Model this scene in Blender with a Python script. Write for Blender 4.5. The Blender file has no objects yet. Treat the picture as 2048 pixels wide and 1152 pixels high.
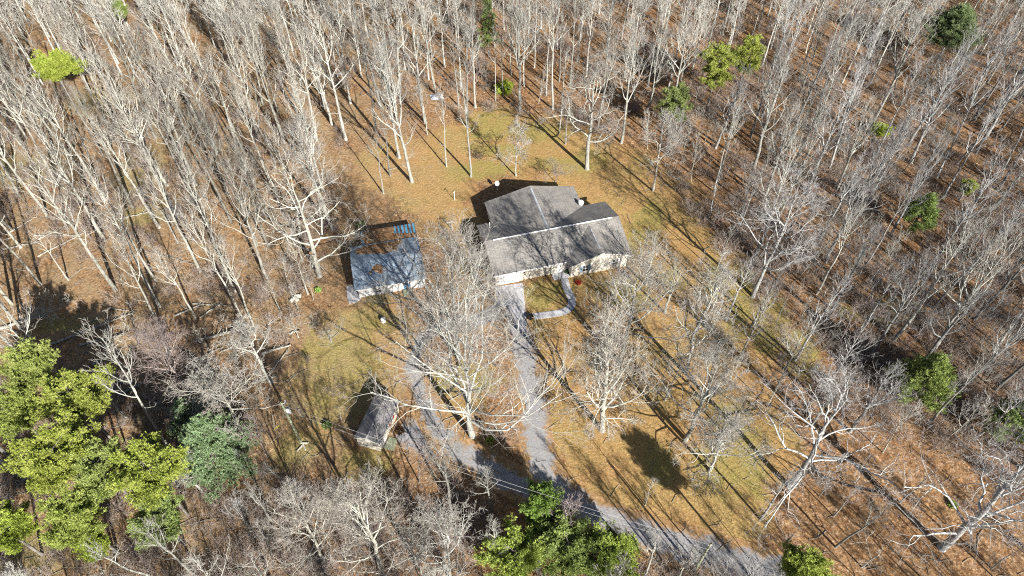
import bpy, math, random
import numpy as np

# ------------------------------------------------------------------ camera, sky, sun
CAM_H = 85.0; FPX = 1365.0; TILT = math.radians(49.3); CX, CY = 1024.0, 576.0
SUN_EL = math.radians(28.1); SUN_AZ = math.radians(32.5)
sc = bpy.context.scene
col = sc.collection
cd = bpy.data.cameras.new('camera'); cam = bpy.data.objects.new('camera', cd); col.objects.link(cam)
cam.location = (0, 0, CAM_H); cam.rotation_euler = (math.pi/2 - TILT, 0, 0)
cd.sensor_width = 36; cd.lens = FPX/2048*36; cd.clip_end = 3000
sc.camera = cam
w = bpy.data.worlds.new('World'); sc.world = w; w.use_nodes = True
nt = w.node_tree; bg = nt.nodes['Background']
sky = nt.nodes.new('ShaderNodeTexSky'); sky.sky_type = 'NISHITA'; sky.sun_disc = False
sky.sun_elevation = SUN_EL; sky.sun_rotation = math.pi - SUN_AZ
sky.air_density = 0.7; sky.dust_density = 0.3; sky.altitude = 300
nt.links.new(sky.outputs[0], bg.inputs[0]); bg.inputs[1].default_value = 0.05
sl = bpy.data.lights.new('sun', 'SUN'); sl.energy = 5.0; sl.angle = math.radians(0.5); sl.color = (1.0, 0.965, 0.905)
so = bpy.data.objects.new('sun', sl); col.objects.link(so)
so.rotation_euler = (math.pi/2 - SUN_EL, 0, SUN_AZ); so.location = (60, -60, 120)
sc.view_settings.view_transform = 'Standard'; sc.view_settings.look = 'None'
sc.view_settings.exposure = 1.08; sc.view_settings.gamma = 1.0
sc.cycles.max_bounces = 4; sc.cycles.diffuse_bounces = 1; sc.cycles.use_denoising = False; sc.cycles.filter_width = 1.1

# ------------------------------------------------------------------ where things stand
ST, CT = math.sin(TILT), math.cos(TILT)
def P(px, py, z=0.0):
    """The point of height z that the photograph shows at pixel (px, py)."""
    x = px - CX; y = CY - py
    wy = y*ST + FPX*CT; wz = y*CT - FPX*ST
    t = (CAM_H - z)/-wz
    return (x*t, wy*t, z)
def proj(X, Y, Z):
    dz = Z - CAM_H
    u = Y*ST + dz*CT; f = Y*CT - dz*ST
    return CX + FPX*X/f, CY - FPX*u/f

# ------------------------------------------------------------------ materials
def mat(name, build, rough=0.9, spec=0.2):
    m = bpy.data.materials.new(name); m.use_nodes = True
    n = m.node_tree; b = n.nodes['Principled BSDF']
    b.inputs['Roughness'].default_value = rough
    b.inputs['Specular IOR Level'].default_value = spec
    build(n, b); return m
def node(n, t, **k):
    x = n.nodes.new(t)
    for a, v in k.items(): setattr(x, a, v)
    return x
def noise(n, vec, scale, detail=4, rough=.55):
    x = node(n, 'ShaderNodeTexNoise'); x.inputs['Scale'].default_value = scale
    x.inputs['Detail'].default_value = detail; x.inputs['Roughness'].default_value = rough
    if vec: n.links.new(vec, x.inputs['Vector'])
    return x.outputs['Fac']
def ramp(n, fac, stops):
    r = node(n, 'ShaderNodeValToRGB'); e = r.color_ramp.elements
    while len(e) < len(stops): e.new(.5)
    for i, (p, c) in enumerate(stops):
        e[i].position = p; e[i].color = (*c, 1) if len(c) == 3 else c
    n.links.new(fac, r.inputs[0]); return r.outputs[0]
def mix(n, fac, a, b, mode='MIX'):
    m = node(n, 'ShaderNodeMix', data_type='RGBA', blend_type=mode)
    for s, v in ((0, fac), (6, a), (7, b)):
        if hasattr(v, 'links'): n.links.new(v, m.inputs[s])
        elif s == 0: m.inputs[0].default_value = v
        else: m.inputs[s].default_value = (*v, 1)
    return m.outputs[2]
def mth(n, op, a, b=None, clamp=False):
    m = node(n, 'ShaderNodeMath', operation=op, use_clamp=clamp)
    for i, v in enumerate((a, b)):
        if v is None: continue
        if hasattr(v, 'links'): n.links.new(v, m.inputs[i])
        else: m.inputs[i].default_value = v
    return m.outputs[0]
def pos(n): return node(n, 'ShaderNodeNewGeometry').outputs['Position']
def obc(n): return node(n, 'ShaderNodeTexCoord').outputs['Object']
def bump(n, b, h, s, d):
    x = node(n, 'ShaderNodeBump'); x.inputs['Strength'].default_value = s; x.inputs['Distance'].default_value = d
    n.links.new(h, x.inputs['Height']); n.links.new(x.outputs[0], b.inputs['Normal'])
def attr(n, name):
    return node(n, 'ShaderNodeAttribute', attribute_name=name).outputs['Fac']
def base(n, b, c): n.links.new(c, b.inputs['Base Color'])

def litter(n, dark=False):
    """leaf litter: cells of single leaves, patches of brown, tan and rust"""
    p = pos(n)
    v = node(n, 'ShaderNodeTexVoronoi', feature='F1'); v.inputs['Scale'].default_value = 4.2
    n.links.new(p, v.inputs['Vector'])
    v2 = node(n, 'ShaderNodeTexVoronoi', feature='F1'); v2.inputs['Scale'].default_value = 2.1
    n.links.new(p, v2.inputs['Vector'])
    s = node(n, 'ShaderNodeSeparateColor'); n.links.new(v.outputs['Color'], s.inputs[0])
    s2 = node(n, 'ShaderNodeSeparateColor'); n.links.new(v2.outputs['Color'], s2.inputs[0])
    a = ramp(n, s.outputs[0], [(0, (.07, .035, .018)), (.28, (.23, .125, .06)), (.62, (.39, .215, .10)), (.88, (.52, .325, .165)), (1, (.76, .63, .48))])
    a2 = ramp(n, s2.outputs[1], [(0, (.15, .075, .035)), (.6, (.36, .20, .095)), (1, (.52, .34, .18))])
    c = mix(n, .45, a, a2)
    big = noise(n, p, .07, 5)
    c = mix(n, ramp(n, big, [(.38, (0, 0, 0)), (.66, (1, 1, 1))]), c, mix(n, .45, c, (.25, .125, .06)))
    med = noise(n, p, .55, 6, .65)
    c = mix(n, ramp(n, med, [(.4, (0, 0, 0)), (.7, (.6, .6, .6))]), c, (.33, .22, .125))
    dr = noise(n, p, .9, 7, .75)
    c = mix(n, 1.0, c, ramp(n, dr, [(.32, (.55, .5, .46)), (.48, (1, 1, 1)), (.68, (1.25, 1.2, 1.12))]), 'MULTIPLY')
    fine = noise(n, p, 2.3, 5, .7)
    c = mix(n, 1.0, c, ramp(n, fine, [(.28, (.55, .52, .5)), (.5, (1, 1, 1)), (.75, (1.35, 1.3, 1.25))]), 'MULTIPLY')
    return c, s.outputs[0], fine

def ground_mat(n, b):
    c, cell, fine = litter(n)
    p = pos(n)
    # tan: thin smooth thatch of the mown yard
    y = mix(n, noise(n, p, .35, 6, .7), (.33, .19, .065), (.64, .40, .165))
    y = mix(n, ramp(n, noise(n, p, .12, 4, .6), [(.4, (0, 0, 0)), (.65, (.8, .8, .8))]), y, mix(n, noise(n, p, .9, 5, .7), (.30, .235, .065), (.54, .43, .16)))
    y = mix(n, .38, y, c)
    f = mth(n, 'ADD', attr(n, 'yard'), mth(n, 'MULTIPLY', mth(n, 'SUBTRACT', noise(n, p, .3, 6, .7), .5), 1.3))
    c = mix(n, ramp(n, f, [(.35, (0, 0, 0)), (.62, (1, 1, 1))]), c, y)
    # grass
    g = mix(n, noise(n, p, 1.1, 6, .75), (.19, .165, .05), (.47, .40, .14))
    gr = ramp(n, noise(n, p, 5.0, 3, .7), [(.3, (.6, .6, .6)), (.7, (1.3, 1.3, 1.2))])
    g = mix(n, 1.0, g, gr, 'MULTIPLY')
    f = mth(n, 'ADD', attr(n, 'grass'), mth(n, 'MULTIPLY', mth(n, 'SUBTRACT', noise(n, p, .45, 9, .8), .5), 3.4))
    c = mix(n, ramp(n, f, [(.4, (0, 0, 0)), (1.15, (.78, .78, .78))]), c, g)
    # dry tan brush tint of the left wood
    f = mth(n, 'MULTIPLY', attr(n, 'dry'), ramp(n, noise(n, p, .22, 6, .7), [(.35, (0, 0, 0)), (.65, (1, 1, 1))]))
    c = mix(n, mth(n, 'MULTIPLY', f, .7), c, mix(n, fine, (.25, .19, .11), (.46, .36, .22)))
    base(n, b, c)
    h = mth(n, 'ADD', cell, mth(n, 'MULTIPLY', fine, 1.5))
    bump(n, b, h, .9, .12)
M = {}
M['ground'] = mat('leaf_litter_ground', ground_mat, 1.0, .05)

def gravel(n, b):
    c, cell, fine = litter(n)
    p = pos(n)
    g = mix(n, noise(n, p, 3.5, 5, .75), (.15, .145, .145), (.48, .47, .465))
    g = mix(n, ramp(n, noise(n, p, .5, 5, .65), [(.35, (0, 0, 0)), (.7, (.8, .8, .8))]), g, (.37, .355, .35))
    e = attr(n, 'edge')
    e = mth(n, 'ADD', e, mth(n, 'MULTIPLY', mth(n, 'MAXIMUM', mth(n, 'SUBTRACT', .2, e), 0.0), 1.7))
    e = mth(n, 'ADD', e, attr(n, 'cover'))
    f = mth(n, 'ADD', e, mth(n, 'MULTIPLY', mth(n, 'SUBTRACT', noise(n, p, .5, 8, .78), .5), 2.6))
    m = ramp(n, f, [(.52, (0, 0, 0)), (.86, (1, 1, 1))])
    y = mix(n, .4, c, (.42, .27, .12))
    base(n, b, mix(n, m, g, y))
    bump(n, b, mth(n, 'ADD', cell, fine), .6, .06)
M['gravel'] = mat('gravel', gravel, 1.0, .05)
def simple(name, lo, hi, scale, rough=.85, spec=.25, detail=5, bs=.25, bd=.02, use=obc):
    def f(n, b):
        v = noise(n, use(n), scale, detail, .65)
        base(n, b, ramp(n, v, [(.3, lo), (.7, hi)])); bump(n, b, v, bs, bd)
    return mat(name, f, rough, spec)
M['concrete'] = simple('concrete', (.42, .41, .42), (.60, .59, .60), .9, .9, .15)
M['white'] = simple('white_paint', (.70, .69, .66), (.80, .79, .77), 2.5, .6, .3)
M['bluegrey'] = simple('blue_grey_shutter', (.22, .32, .42), (.30, .42, .54), 4, .6, .3)
M['red'] = simple('red_paint', (.45, .01, .012), (.62, .02, .02), 4, .5, .4)
M['glass'] = simple('window_glass', (.015, .02, .022), (.04, .05, .055), 1.2, .12, .6, bs=0)
M['dark'] = simple('dark_plastic', (.012, .012, .014), (.035, .033, .034), 5, .6, .3)
M['metal'] = simple('grey_metal', (.36, .38, .40), (.52, .54, .56), 3, .45, .5)
M['wire'] = simple('bare_wire', (.62, .62, .62), (.75, .75, .75), 3, .45, .5)
M['pole'] = simple('weathered_pole_wood', (.20, .22, .14), (.36, .38, .25), 3, .9, .1)
M['yellow'] = simple('yellow_plastic', (.62, .62, .02), (.8, .8, .05), 4, .5, .3)
M['blue'] = simple('blue_cover', (.02, .2, .5), (.04, .3, .62), 4, .5, .3)
M['tarp'] = simple('grey_tarp', (.22, .27, .33), (.55, .6, .66), 1.5, .5, .4, bs=.8, bd=.1)
M['dirt'] = simple('dark_soil', (.02, .016, .012), (.06, .045, .03), 3)
def rl(n, b):
    oi = node(n, 'ShaderNodeObjectInfo'); base(n, b, mix(n, 1., ramp(n, noise(n, obc(n), 4), [(.3, (.30, .03, .02)), (.7, (.52, .08, .04))]), oi.outputs['Color'], 'MULTIPLY'))
M['rust_leaf'] = mat('rust_red_leaves', rl)

def siding(n, b):
    p = obc(n); s = node(n, 'ShaderNodeSeparateXYZ'); n.links.new(p, s.inputs[0])
    saw = mth(n, 'FRACT', mth(n, 'MULTIPLY', s.outputs[2], 5.0))
    v = noise(n, p, 1.3, 6, .7)
    c = ramp(n, v, [(.3, (.56, .50, .41)), (.55, (.70, .655, .56)), (.8, (.76, .73, .65))])
    low = mth(n, 'ADD', s.outputs[2], mth(n, 'MULTIPLY', noise(n, p, 3, 4), .35))
    c = mix(n, ramp(n, low, [(.3, (.8, .8, .8)), (.5, (0, 0, 0))]), c, (.60, .52, .36))
    base(n, b, c); bump(n, b, saw, .5, .03)
M['siding'] = mat('cream_siding', siding, .75, .2)
def shingles(n, b):
    p = obc(n)
    mp = node(n, 'ShaderNodeMapping'); mp.inputs['Scale'].default_value = (1, 5, 5); n.links.new(p, mp.inputs[0])
    br = node(n, 'ShaderNodeTexBrick'); br.inputs['Scale'].default_value = 1.0
    br.inputs['Color1'].default_value = (.235, .222, .205, 1); br.inputs['Color2'].default_value = (.31, .295, .272, 1)
    br.inputs['Mortar'].default_value = (.13, .125, .12, 1); br.inputs['Mortar Size'].default_value = .03
    br.inputs['Brick Width'].default_value = .9; br.inputs['Row Height'].default_value = .75
    n.links.new(mp.outputs[0], br.inputs['Vector'])
    v = noise(n, p, .55, 6, .65); v2 = noise(n, p, 5, 3, .7)
    c = mix(n, 1., br.outputs['Color'], ramp(n, v, [(.3, (.72, .73, .76)), (.7, (1.2, 1.17, 1.12))]), 'MULTIPLY')
    c = mix(n, 1., c, ramp(n, v2, [(.3, (.75, .75, .75)), (.7, (1.25, 1.25, 1.25))]), 'MULTIPLY')
    base(n, b, c); bump(n, b, v2, .5, .03)
M['shingles'] = mat('grey_shingles', shingles, .95, .1)
def bluefelt(n, b):
    p = obc(n); v = noise(n, p, .6, 6, .7); v2 = noise(n, p, 3.5, 4, .7)
    c = ramp(n, v, [(.3, (.13, .19, .25)), (.5, (.27, .335, .40)), (.75, (.46, .52, .58))])
    c = mix(n, 1., c, ramp(n, v2, [(.3, (.8, .8, .8)), (.7, (1.2, 1.2, 1.2))]), 'MULTIPLY')
    base(n, b, c); bump(n, b, v2, .3, .02)
M['bluefelt'] = mat('blue_grey_roof', bluefelt, .7, .3)
def leafcover(n, b):
    c, cell, fine = litter(n); base(n, b, c); bump(n, b, mth(n, 'ADD', cell, fine), 1, .1)
M['leafcover'] = mat('fallen_leaves', leafcover, 1, .05)
def stripes(n, b):
    p = obc(n); s = node(n, 'ShaderNodeSeparateXYZ'); n.links.new(p, s.inputs[0])
    x = mth(n, 'ADD', mth(n, 'MULTIPLY', s.outputs[0], 1.55), mth(n, 'MULTIPLY', noise(n, p, 1.2, 3), .35))
    f = mth(n, 'FRACT', x)
    rust = mix(n, noise(n, p, 3, 5), (.12, .05, .03), (.30, .15, .09))
    blue = mix(n, noise(n, p, 2, 5), (.05, .30, .48), (.16, .50, .72))
    base(n, b, mix(n, ramp(n, f, [(.42, (0, 0, 0)), (.5, (1, 1, 1))]), rust, blue))
    bump(n, b, f, .4, .05)
M['stripes'] = mat('rusty_blue_sheet_metal', stripes, .6, .4)
def corrug(n, b):
    p = obc(n); s = node(n, 'ShaderNodeSeparateXYZ'); n.links.new(p, s.inputs[0])
    f = mth(n, 'FRACT', mth(n, 'MULTIPLY', s.outputs[1], 3.0))
    v = noise(n, p, 1.3, 6, .7)
    c = ramp(n, v, [(.3, (.19, .18, .18)), (.7, (.30, .285, .285))])
    c = mix(n, ramp(n, f, [(0, (.45, .45, .45)), (.12, (0, 0, 0))]), c, (.09, .09, .095))
    base(n, b, c); bump(n, b, f, .5, .04)
M['corrug'] = mat('grey_ribbed_roof', corrug, .8, .2)

def bark(n, b):
    oi = node(n, 'ShaderNodeObjectInfo'); p = obc(n)
    mp = node(n, 'ShaderNodeMapping'); mp.inputs['Scale'].default_value = (1, 1, .25); n.links.new(p, mp.inputs[0])
    v = noise(n, mp.outputs[0], 5.0, 6, .8)
    c = ramp(n, v, [(.3, (.10, .095, .085)), (.45, (.30, .29, .26)), (.6, (.47, .46, .425)), (.75, (.60, .59, .56))])
    base(n, b, mix(n, 1., c, oi.outputs['Color'], 'MULTIPLY')); bump(n, b, v, .6, .06)
M['bark'] = mat('bark', bark, .95, .1)
def twigs(n, b):
    oi = node(n, 'ShaderNodeObjectInfo'); p = obc(n)
    v = noise(n, p, .8, 4, .7)
    c = ramp(n, v, [(.3, (.36, .355, .32)), (.7, (.66, .65, .60))])
    c = mix(n, mth(n, 'MULTIPLY', attr(n, 'fine'), .8), c, ramp(n, v, [(.3, (.20, .17, .155)), (.7, (.44, .40, .37))]))
    base(n, b, mix(n, 1., c, oi.outputs['Color'], 'MULTIPLY'))
M['twigs'] = mat('bare_twigs', twigs, .9, .15)
def needles(name, a, b_, c_):
    def f(n, b):
        oi = node(n, 'ShaderNodeObjectInfo'); p = obc(n)
        g = node(n, 'ShaderNodeNewGeometry')
        c = ramp(n, noise(n, p, 1.1, 5, .75), [(.25, a), (.42, b_), (.62, c_)])
        r = ramp(n, g.outputs['Random Per Island'], [(0, (.7, .7, .7)), (1, (1.3, 1.3, 1.3))])
        c = mix(n, 1., c, r, 'MULTIPLY'); c = mix(n, 1., c, oi.outputs['Color'], 'MULTIPLY')
        base(n, b, c)
        t = node(n, 'ShaderNodeBsdfTranslucent'); n.links.new(c, t.inputs[0])
        ms = node(n, 'ShaderNodeMixShader'); ms.inputs[0].default_value = .22
        n.links.new(b.outputs[0], ms.inputs[1]); n.links.new(t.outputs[0], ms.inputs[2])
        n.links.new(ms.outputs[0], n.nodes['Material Output'].inputs[0])
    return mat(name, f, .8, .2)
M['pine'] = needles('lime_pine_needles', (.09, .12, .035), (.28, .33, .08), (.50, .545, .20))
M['cedar'] = needles('blue_green_needles', (.08, .12, .06), (.20, .265, .13), (.36, .44, .27))

# ------------------------------------------------------------------ mesh helpers
def link(name, me, m, parent=None, color=None):
    o = bpy.data.objects.new(name, me); col.objects.link(o)
    if m is not None and not me.materials:
        for x in (m if isinstance(m, (list, tuple)) else [m]): me.materials.append(x)
    if parent: o.parent = parent
    if color: o.color = color
    return o
def mesh_np(name, V, F, smooth=False):
    me = bpy.data.meshes.new(name)
    V = np.asarray(V, dtype=np.float32); F = np.asarray(F, dtype=np.int32)
    k = F.shape[1]
    me.vertices.add(len(V)); me.vertices.foreach_set('co', V.ravel())
    me.loops.add(F.size); me.loops.foreach_set('vertex_index', F.ravel())
    me.polygons.add(len(F)); me.polygons.foreach_set('loop_start', np.arange(0, F.size, k, dtype=np.int32))
    if smooth: me.polygons.foreach_set('use_smooth', np.ones(len(F), dtype=bool))
    me.update(calc_edges=True); return me
def tag(o, label, cat, group=None):
    o['label'] = label; o['category'] = cat
    if group: o['group'] = group
    return o
def empty(name, loc, rz=0.0):
    o = bpy.data.objects.new(name, None); col.objects.link(o)
    o.location = loc; o.rotation_euler = (0, 0, rz); o.empty_display_size = .3; return o
def structure(o): o['kind'] = 'structure'; return o

class MB:
    """collects polygons; build() links them as one mesh object"""
    def __init__(s): s.v = []; s.f = []; s.mi = []
    def poly(s, pts, mi=0):
        k = len(s.v); s.v += [tuple(p) for p in pts]; s.f.append(tuple(range(k, k+len(pts)))); s.mi.append(mi)
    def box(s, x0, x1, y0, y1, z0, z1, mi=0):
        k = len(s.v)
        s.v += [(x0,y0,z0),(x1,y0,z0),(x1,y1,z0),(x0,y1,z0),(x0,y0,z1),(x1,y0,z1),(x1,y1,z1),(x0,y1,z1)]
        for q in ((0,3,2,1),(4,5,6,7),(0,1,5,4),(1,2,6,5),(2,3,7,6),(3,0,4,7)):
            s.f.append(tuple(k+i for i in q)); s.mi.append(mi)
        return s
    def prism(s, prof, axis, a, b, mis=None):
        """prof: closed outline (p, z); swept along the other axis from a to b"""
        n = len(prof); k = len(s.v)
        for t in (a, b):
            for p, z in prof: s.v.append((p, t, z) if axis == 'y' else (t, p, z))
        s.f.append(tuple(k+i for i in range(n))); s.mi.append(mis[-1] if mis else 0)
        s.f.append(tuple(k+n+i for i in reversed(range(n)))); s.mi.append(mis[-1] if mis else 0)
        for i in range(n):
            j = (i+1) % n
            s.f.append((k+i, k+n+i, k+n+j, k+j)); s.mi.append(mis[i] if mis else 0)
        return s
    def lathe(s, prof, c=(0,0), n=16, mi=0):
        k = len(s.v)
        for r, z in prof:
            for i in range(n):
                a = 2*math.pi*i/n; s.v.append((c[0]+r*math.cos(a), c[1]+r*math.sin(a), z))
        for j in range(len(prof)-1):
            for i in range(n):
                q = (i+1) % n
                s.f.append((k+j*n+i, k+j*n+q, k+(j+1)*n+q, k+(j+1)*n+i)); s.mi.append(mi)
        s.f.append(tuple(k+i for i in reversed(range(n)))); s.mi.append(mi)
        s.f.append(tuple(k+(len(prof)-1)*n+i for i in range(n))); s.mi.append(mi)
        return s
    def tube(s, pts, rad, n=6, mi=0):
        V, F = tubes([(pts, rad if hasattr(rad, '__len__') else [rad]*len(pts))], n)
        k = len(s.v); s.v += [tuple(x) for x in V.tolist()]
        for f in F.tolist(): s.f.append(tuple(k+i for i in f)); s.mi.append(mi)
        return s
    def build(s, name, m, parent=None, bevel=0, smooth=False):
        me = bpy.data.meshes.new(name); me.from_pydata(s.v, [], s.f)
        import bmesh
        bm = bmesh.new(); bm.from_mesh(me)
        bmesh.ops.recalc_face_normals(bm, faces=bm.faces)
        if bevel:
            bmesh.ops.bevel(bm, geom=[e for e in bm.edges if len(e.link_faces) == 2], offset=bevel, segments=1, affect='EDGES')
        bm.to_mesh(me); bm.free()
        if smooth:
            for p in me.polygons: p.use_smooth = True
        o = link(name, me, None, parent)
        for x in (m if isinstance(m, (list, tuple)) else [m]): me.materials.append(x)
        if not bevel and len(me.polygons) == len(s.mi):
            for p, i in zip(me.polygons, s.mi): p.material_index = i
        return o

def tubes(polys, n):
    """[(points, radii)] -> vertices and quads of n-sided tapered tubes"""
    groups = {}
    for p, r in polys: groups.setdefault(len(p), []).append((p, r))
    VV = []; FF = []; off = 0
    ang = np.arange(n)*2*np.pi/n
    ca, sa = np.cos(ang), np.sin(ang)
    for N, g in groups.items():
        Pn = np.array([p for p, _ in g], dtype=np.float64); R = np.array([r for _, r in g], dtype=np.float64)
        T = np.gradient(Pn, axis=1)
        T /= np.linalg.norm(T, axis=2, keepdims=True) + 1e-9
        avg = T.mean(axis=1); ref = np.where((np.abs(avg[:, 2]) > .8)[:, None], np.array([[1., .1, 0]]), np.array([[.1, .2, 1.]]))
        U = np.cross(T, ref[:, None, :]); U /= np.linalg.norm(U, axis=2, keepdims=True) + 1e-9
        W = np.cross(T, U)
        V = Pn[:, :, None, :] + R[:, :, None, None]*(U[:, :, None, :]*ca[None, None, :, None] + W[:, :, None, :]*sa[None, None, :, None])
        m = len(g); V = V.reshape(-1, 3)
        idx = np.arange(m*N*n).reshape(m, N, n)
        a = idx[:, :-1, :]; b = idx[:, 1:, :]
        F = np.stack([a, np.roll(a, -1, axis=2), np.roll(b, -1, axis=2), b], axis=-1).reshape(-1, 4) + off
        VV.append(V); FF.append(F); off += len(V)
    return np.concatenate(VV), np.concatenate(FF)
def join_np(parts):
    VV = []; FF = []; off = 0
    for V, F in parts:
        VV.append(V); FF.append(F+off); off += len(V)
    return np.concatenate(VV), np.concatenate(FF)

# ------------------------------------------------------------------ ground
def blob(X, Y, px, py, rx, ry=None, rot=0):
    cx_, cy_, _ = P(px, py); ry = ry or rx
    dx, dy = X-cx_, Y-cy_; c, s = math.cos(rot), math.sin(rot)
    d = np.sqrt(((dx*c+dy*s)/rx)**2 + ((-dx*s+dy*c)/ry)**2)
    return np.clip(1.6-d, 0, 1)
YARD = [(800,330,9),(870,370,9),(930,300,10),(1000,260,9),(1100,300,12),(1200,350,12),(1300,420,12),(1340,500,10),(1330,600,9),(1420,700,9),
        (1290,740,9),(1180,600,9),(1100,620,6),(1120,720,7),(1150,820,8),(1240,900,9),(1330,960,8),(1400,900,8),(1440,1000,7),(1250,1010,7),(1460,820,8),
        (900,450,6),(760,650,6),(700,680,7),(660,780,7),(700,750,8),(620,850,5),(800,720,6),(600,760,3),(940,560,6),(900,780,6),(1540,900,5)]
GRASS = [(985,250,5,6,0),(960,340,6,3,0),(1075,265,8,3,0),(1180,320,4,3,0),(690,735,5.5,6.5,0),(740,640,5,2.5,0),(660,700,4,5,0),(1085,585,4.5,2.5,.2),(1075,600,3,2,0),
         (1290,450,3,8,-.4),(1265,590,4,3,0),(1480,590,3,9,-.3),(1540,650,3,7,-.3),(1440,560,3,5,-.3),(1600,700,3,5,-.3),(1470,860,3,6,.1),(1440,930,4,4,0),
         (1500,930,2.5,5,0),(1740,630,6,2,-.2),(1790,610,4,2,0),(1320,930,2,3,0),(1290,1080,3,1.5,0),(730,930,4,3,0),(920,760,6,3,0),(760,570,2,6,0),
         (655,800,3,4,0),(40,340,9,5,0),(275,430,5,3,0),(280,340,4,8,0),(200,200,8,5,0),(590,900,3,3,0),(1060,480,1,1,0),(620,700,1.2,5,.1),(1130,330,6,3,0),
         (1000,300,6,2,0),(1350,560,2,3,0),(1240,560,4,1.5,.25),(40,1100,9,3,0),(130,650,5,2,0)]
def build_ground():
    xs = np.concatenate([np.linspace(-700, -150, 12)[:-1], np.arange(-150, 150.1, .75), np.linspace(150, 700, 12)[1:]])
    ys = np.concatenate([np.linspace(-500, 5, 10)[:-1], np.arange(5, 190, .75), np.linspace(190, 900, 14)])
    X, Y = np.meshgrid(xs, ys); Z = np.zeros_like(X)
    rng = np.random.default_rng(3)
    bx, by, bs, bh = rng.uniform(-150, 150, 260), rng.uniform(5, 190, 260), rng.uniform(1.5, 5, 260), rng.uniform(-.12, .16, 260)
    for i in range(260): Z += bh[i]*np.exp(-((X-bx[i])**2+(Y-by[i])**2)/bs[i]**2)
    keep = np.zeros_like(X)
    for (px, py, r) in ((1100,480,26),(775,530,13),(750,850,8),(1060,650,14),(1070,850,16),(1150,1000,16),(1400,1100,18),(870,700,16),(930,900,14),(1600,1200,20),(1250,1060,16)):
        keep = np.maximum(keep, blob(X, Y, px, py, r))
    Z *= (1-keep)
    V = np.stack([X, Y, Z], -1).reshape(-1, 3)
    nx, ny = len(xs), len(ys); idx = np.arange(nx*ny).reshape(ny, nx)
    F = np.stack([idx[:-1, :-1], idx[:-1, 1:], idx[1:, 1:], idx[1:, :-1]], -1).reshape(-1, 4)
    me = mesh_np('ground', V, F, True)
    yard = np.zeros_like(X); grass = np.zeros_like(X)
    for b in YARD: yard = np.maximum(yard, blob(X, Y, b[0], b[1], b[2]*.85))
    for b in GRASS: grass = np.maximum(grass, blob(X, Y, *b))
    dry = np.clip((-X-5)/30, 0, 1)
    for nm, A in (('yard', yard), ('grass', grass), ('dry', dry)):
        a = me.attributes.new(nm, 'FLOAT', 'POINT'); a.data.foreach_set('value', A.ravel().astype(np.float32))
    structure(link('ground', me, M['ground']))
build_ground()

def spline(pts, step=1.0):
    pts = np.array(pts, float); out = []
    for i in range(len(pts)-1):
        p0 = pts[max(i-1, 0)]; p1 = pts[i]; p2 = pts[i+1]; p3 = pts[min(i+2, len(pts)-1)]
        k = max(2, int(np.linalg.norm(p2[:2]-p1[:2])/step))
        for j in range(k):
            t = j/k
            out.append(.5*((2*p1)+(-p0+p2)*t+(2*p0-5*p1+4*p2-p3)*t*t+(-p0+3*p1-3*p2+p3)*t**3))
    out.append(pts[-1]); return np.array(out)
def strip(name, pxw, m, z, nc=11, side=1.45, cover=0.07):
    """a road: [(px, py, width)] centre line laid on the ground"""
    pts = [(*P(a, b)[:2], wd*.88) for a, b, wd in pxw]
    S = spline(pts, .8); T = np.gradient(S[:, :2], axis=0); T /= np.linalg.norm(T, axis=1)[:, None]
    Nn = np.stack([-T[:, 1], T[:, 0]], -1)
    V = []; E = []
    for i in range(len(S)):
        for j in range(nc):
            q = -1+2*j/(nc-1); o = q*S[i, 2]*.5*side
            V.append((S[i, 0]+Nn[i, 0]*o, S[i, 1]+Nn[i, 1]*o, z)); E.append(abs(q))
    k = len(S); idx = np.arange(k*nc).reshape(k, nc)
    F = np.stack([idx[:-1, :-1], idx[1:, :-1], idx[1:, 1:], idx[:-1, 1:]], -1).reshape(-1, 4)
    me = mesh_np(name, V, F); a = me.attributes.new('edge', 'FLOAT', 'POINT'); a.data.foreach_set('value', np.array(E, np.float32))
    a = me.attributes.new('cover', 'FLOAT', 'POINT'); a.data.foreach_set('value', np.full(len(E), cover, np.float32))
    return structure(link(name, me, m))
strip('gravel_driveway', [(1022,596,3.6),(1034,650,3.4),(1047,705,3.5),(1060,765,3.6),(1068,820,3.6),(1072,880,3.8),(1086,935,3.8),(1115,980,3.8),(1165,1013,3.8),(1235,1048,4.2),(1330,1082,4.4),(1430,1112,4.8),(1540,1150,5.2),(1680,1205,5.4),(1900,1300,5.4)], M['gravel'], .034)
strip('gravel_loop', [(1016,602,3.0),(985,628,4.2),(935,645,4.4),(875,655,3.0),(838,690,2.8),(826,735,3.4),(842,790,3.2),(868,845,3.4),(905,893,4.0),(960,925,3.8),(1020,958,3.8),(1080,985,3.8),(1130,1002,3.4)], M['gravel'], .026, cover=.19)
strip('gravel_parking', [(798,860,3.4),(832,872,4.8),(870,885,4.8),(915,905,4.0)], M['gravel'], .018)
def flat(name, outline, m, z=.05, th=.10):
    b = MB(); n = len(outline)
    top = [(x, y, z) for x, y in outline]; bot = [(x, y, z-th) for x, y in outline]
    b.poly(top); b.poly(bot[::-1])
    for i in range(n): j = (i+1) % n; b.poly([bot[i], bot[j], top[j], top[i]])
    return structure(b.build(name, m))
flat('concrete_apron', [P(*q)[:2] for q in ((990,574),(1046,566),(1050,612),(1053,662),(1036,664),(1018,616),(996,612))], M['concrete'], .05)
S = spline([(*P(a, b)[:2], 0) for a, b in ((1128,553),(1133,575),(1143,597),(1142,613),(1126,624),(1100,629),(1068,633))], .5)
T = np.gradient(S[:, :2], axis=0); T /= np.linalg.norm(T, axis=1)[:, None]; N_ = np.stack([-T[:, 1], T[:, 0]], -1)
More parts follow.
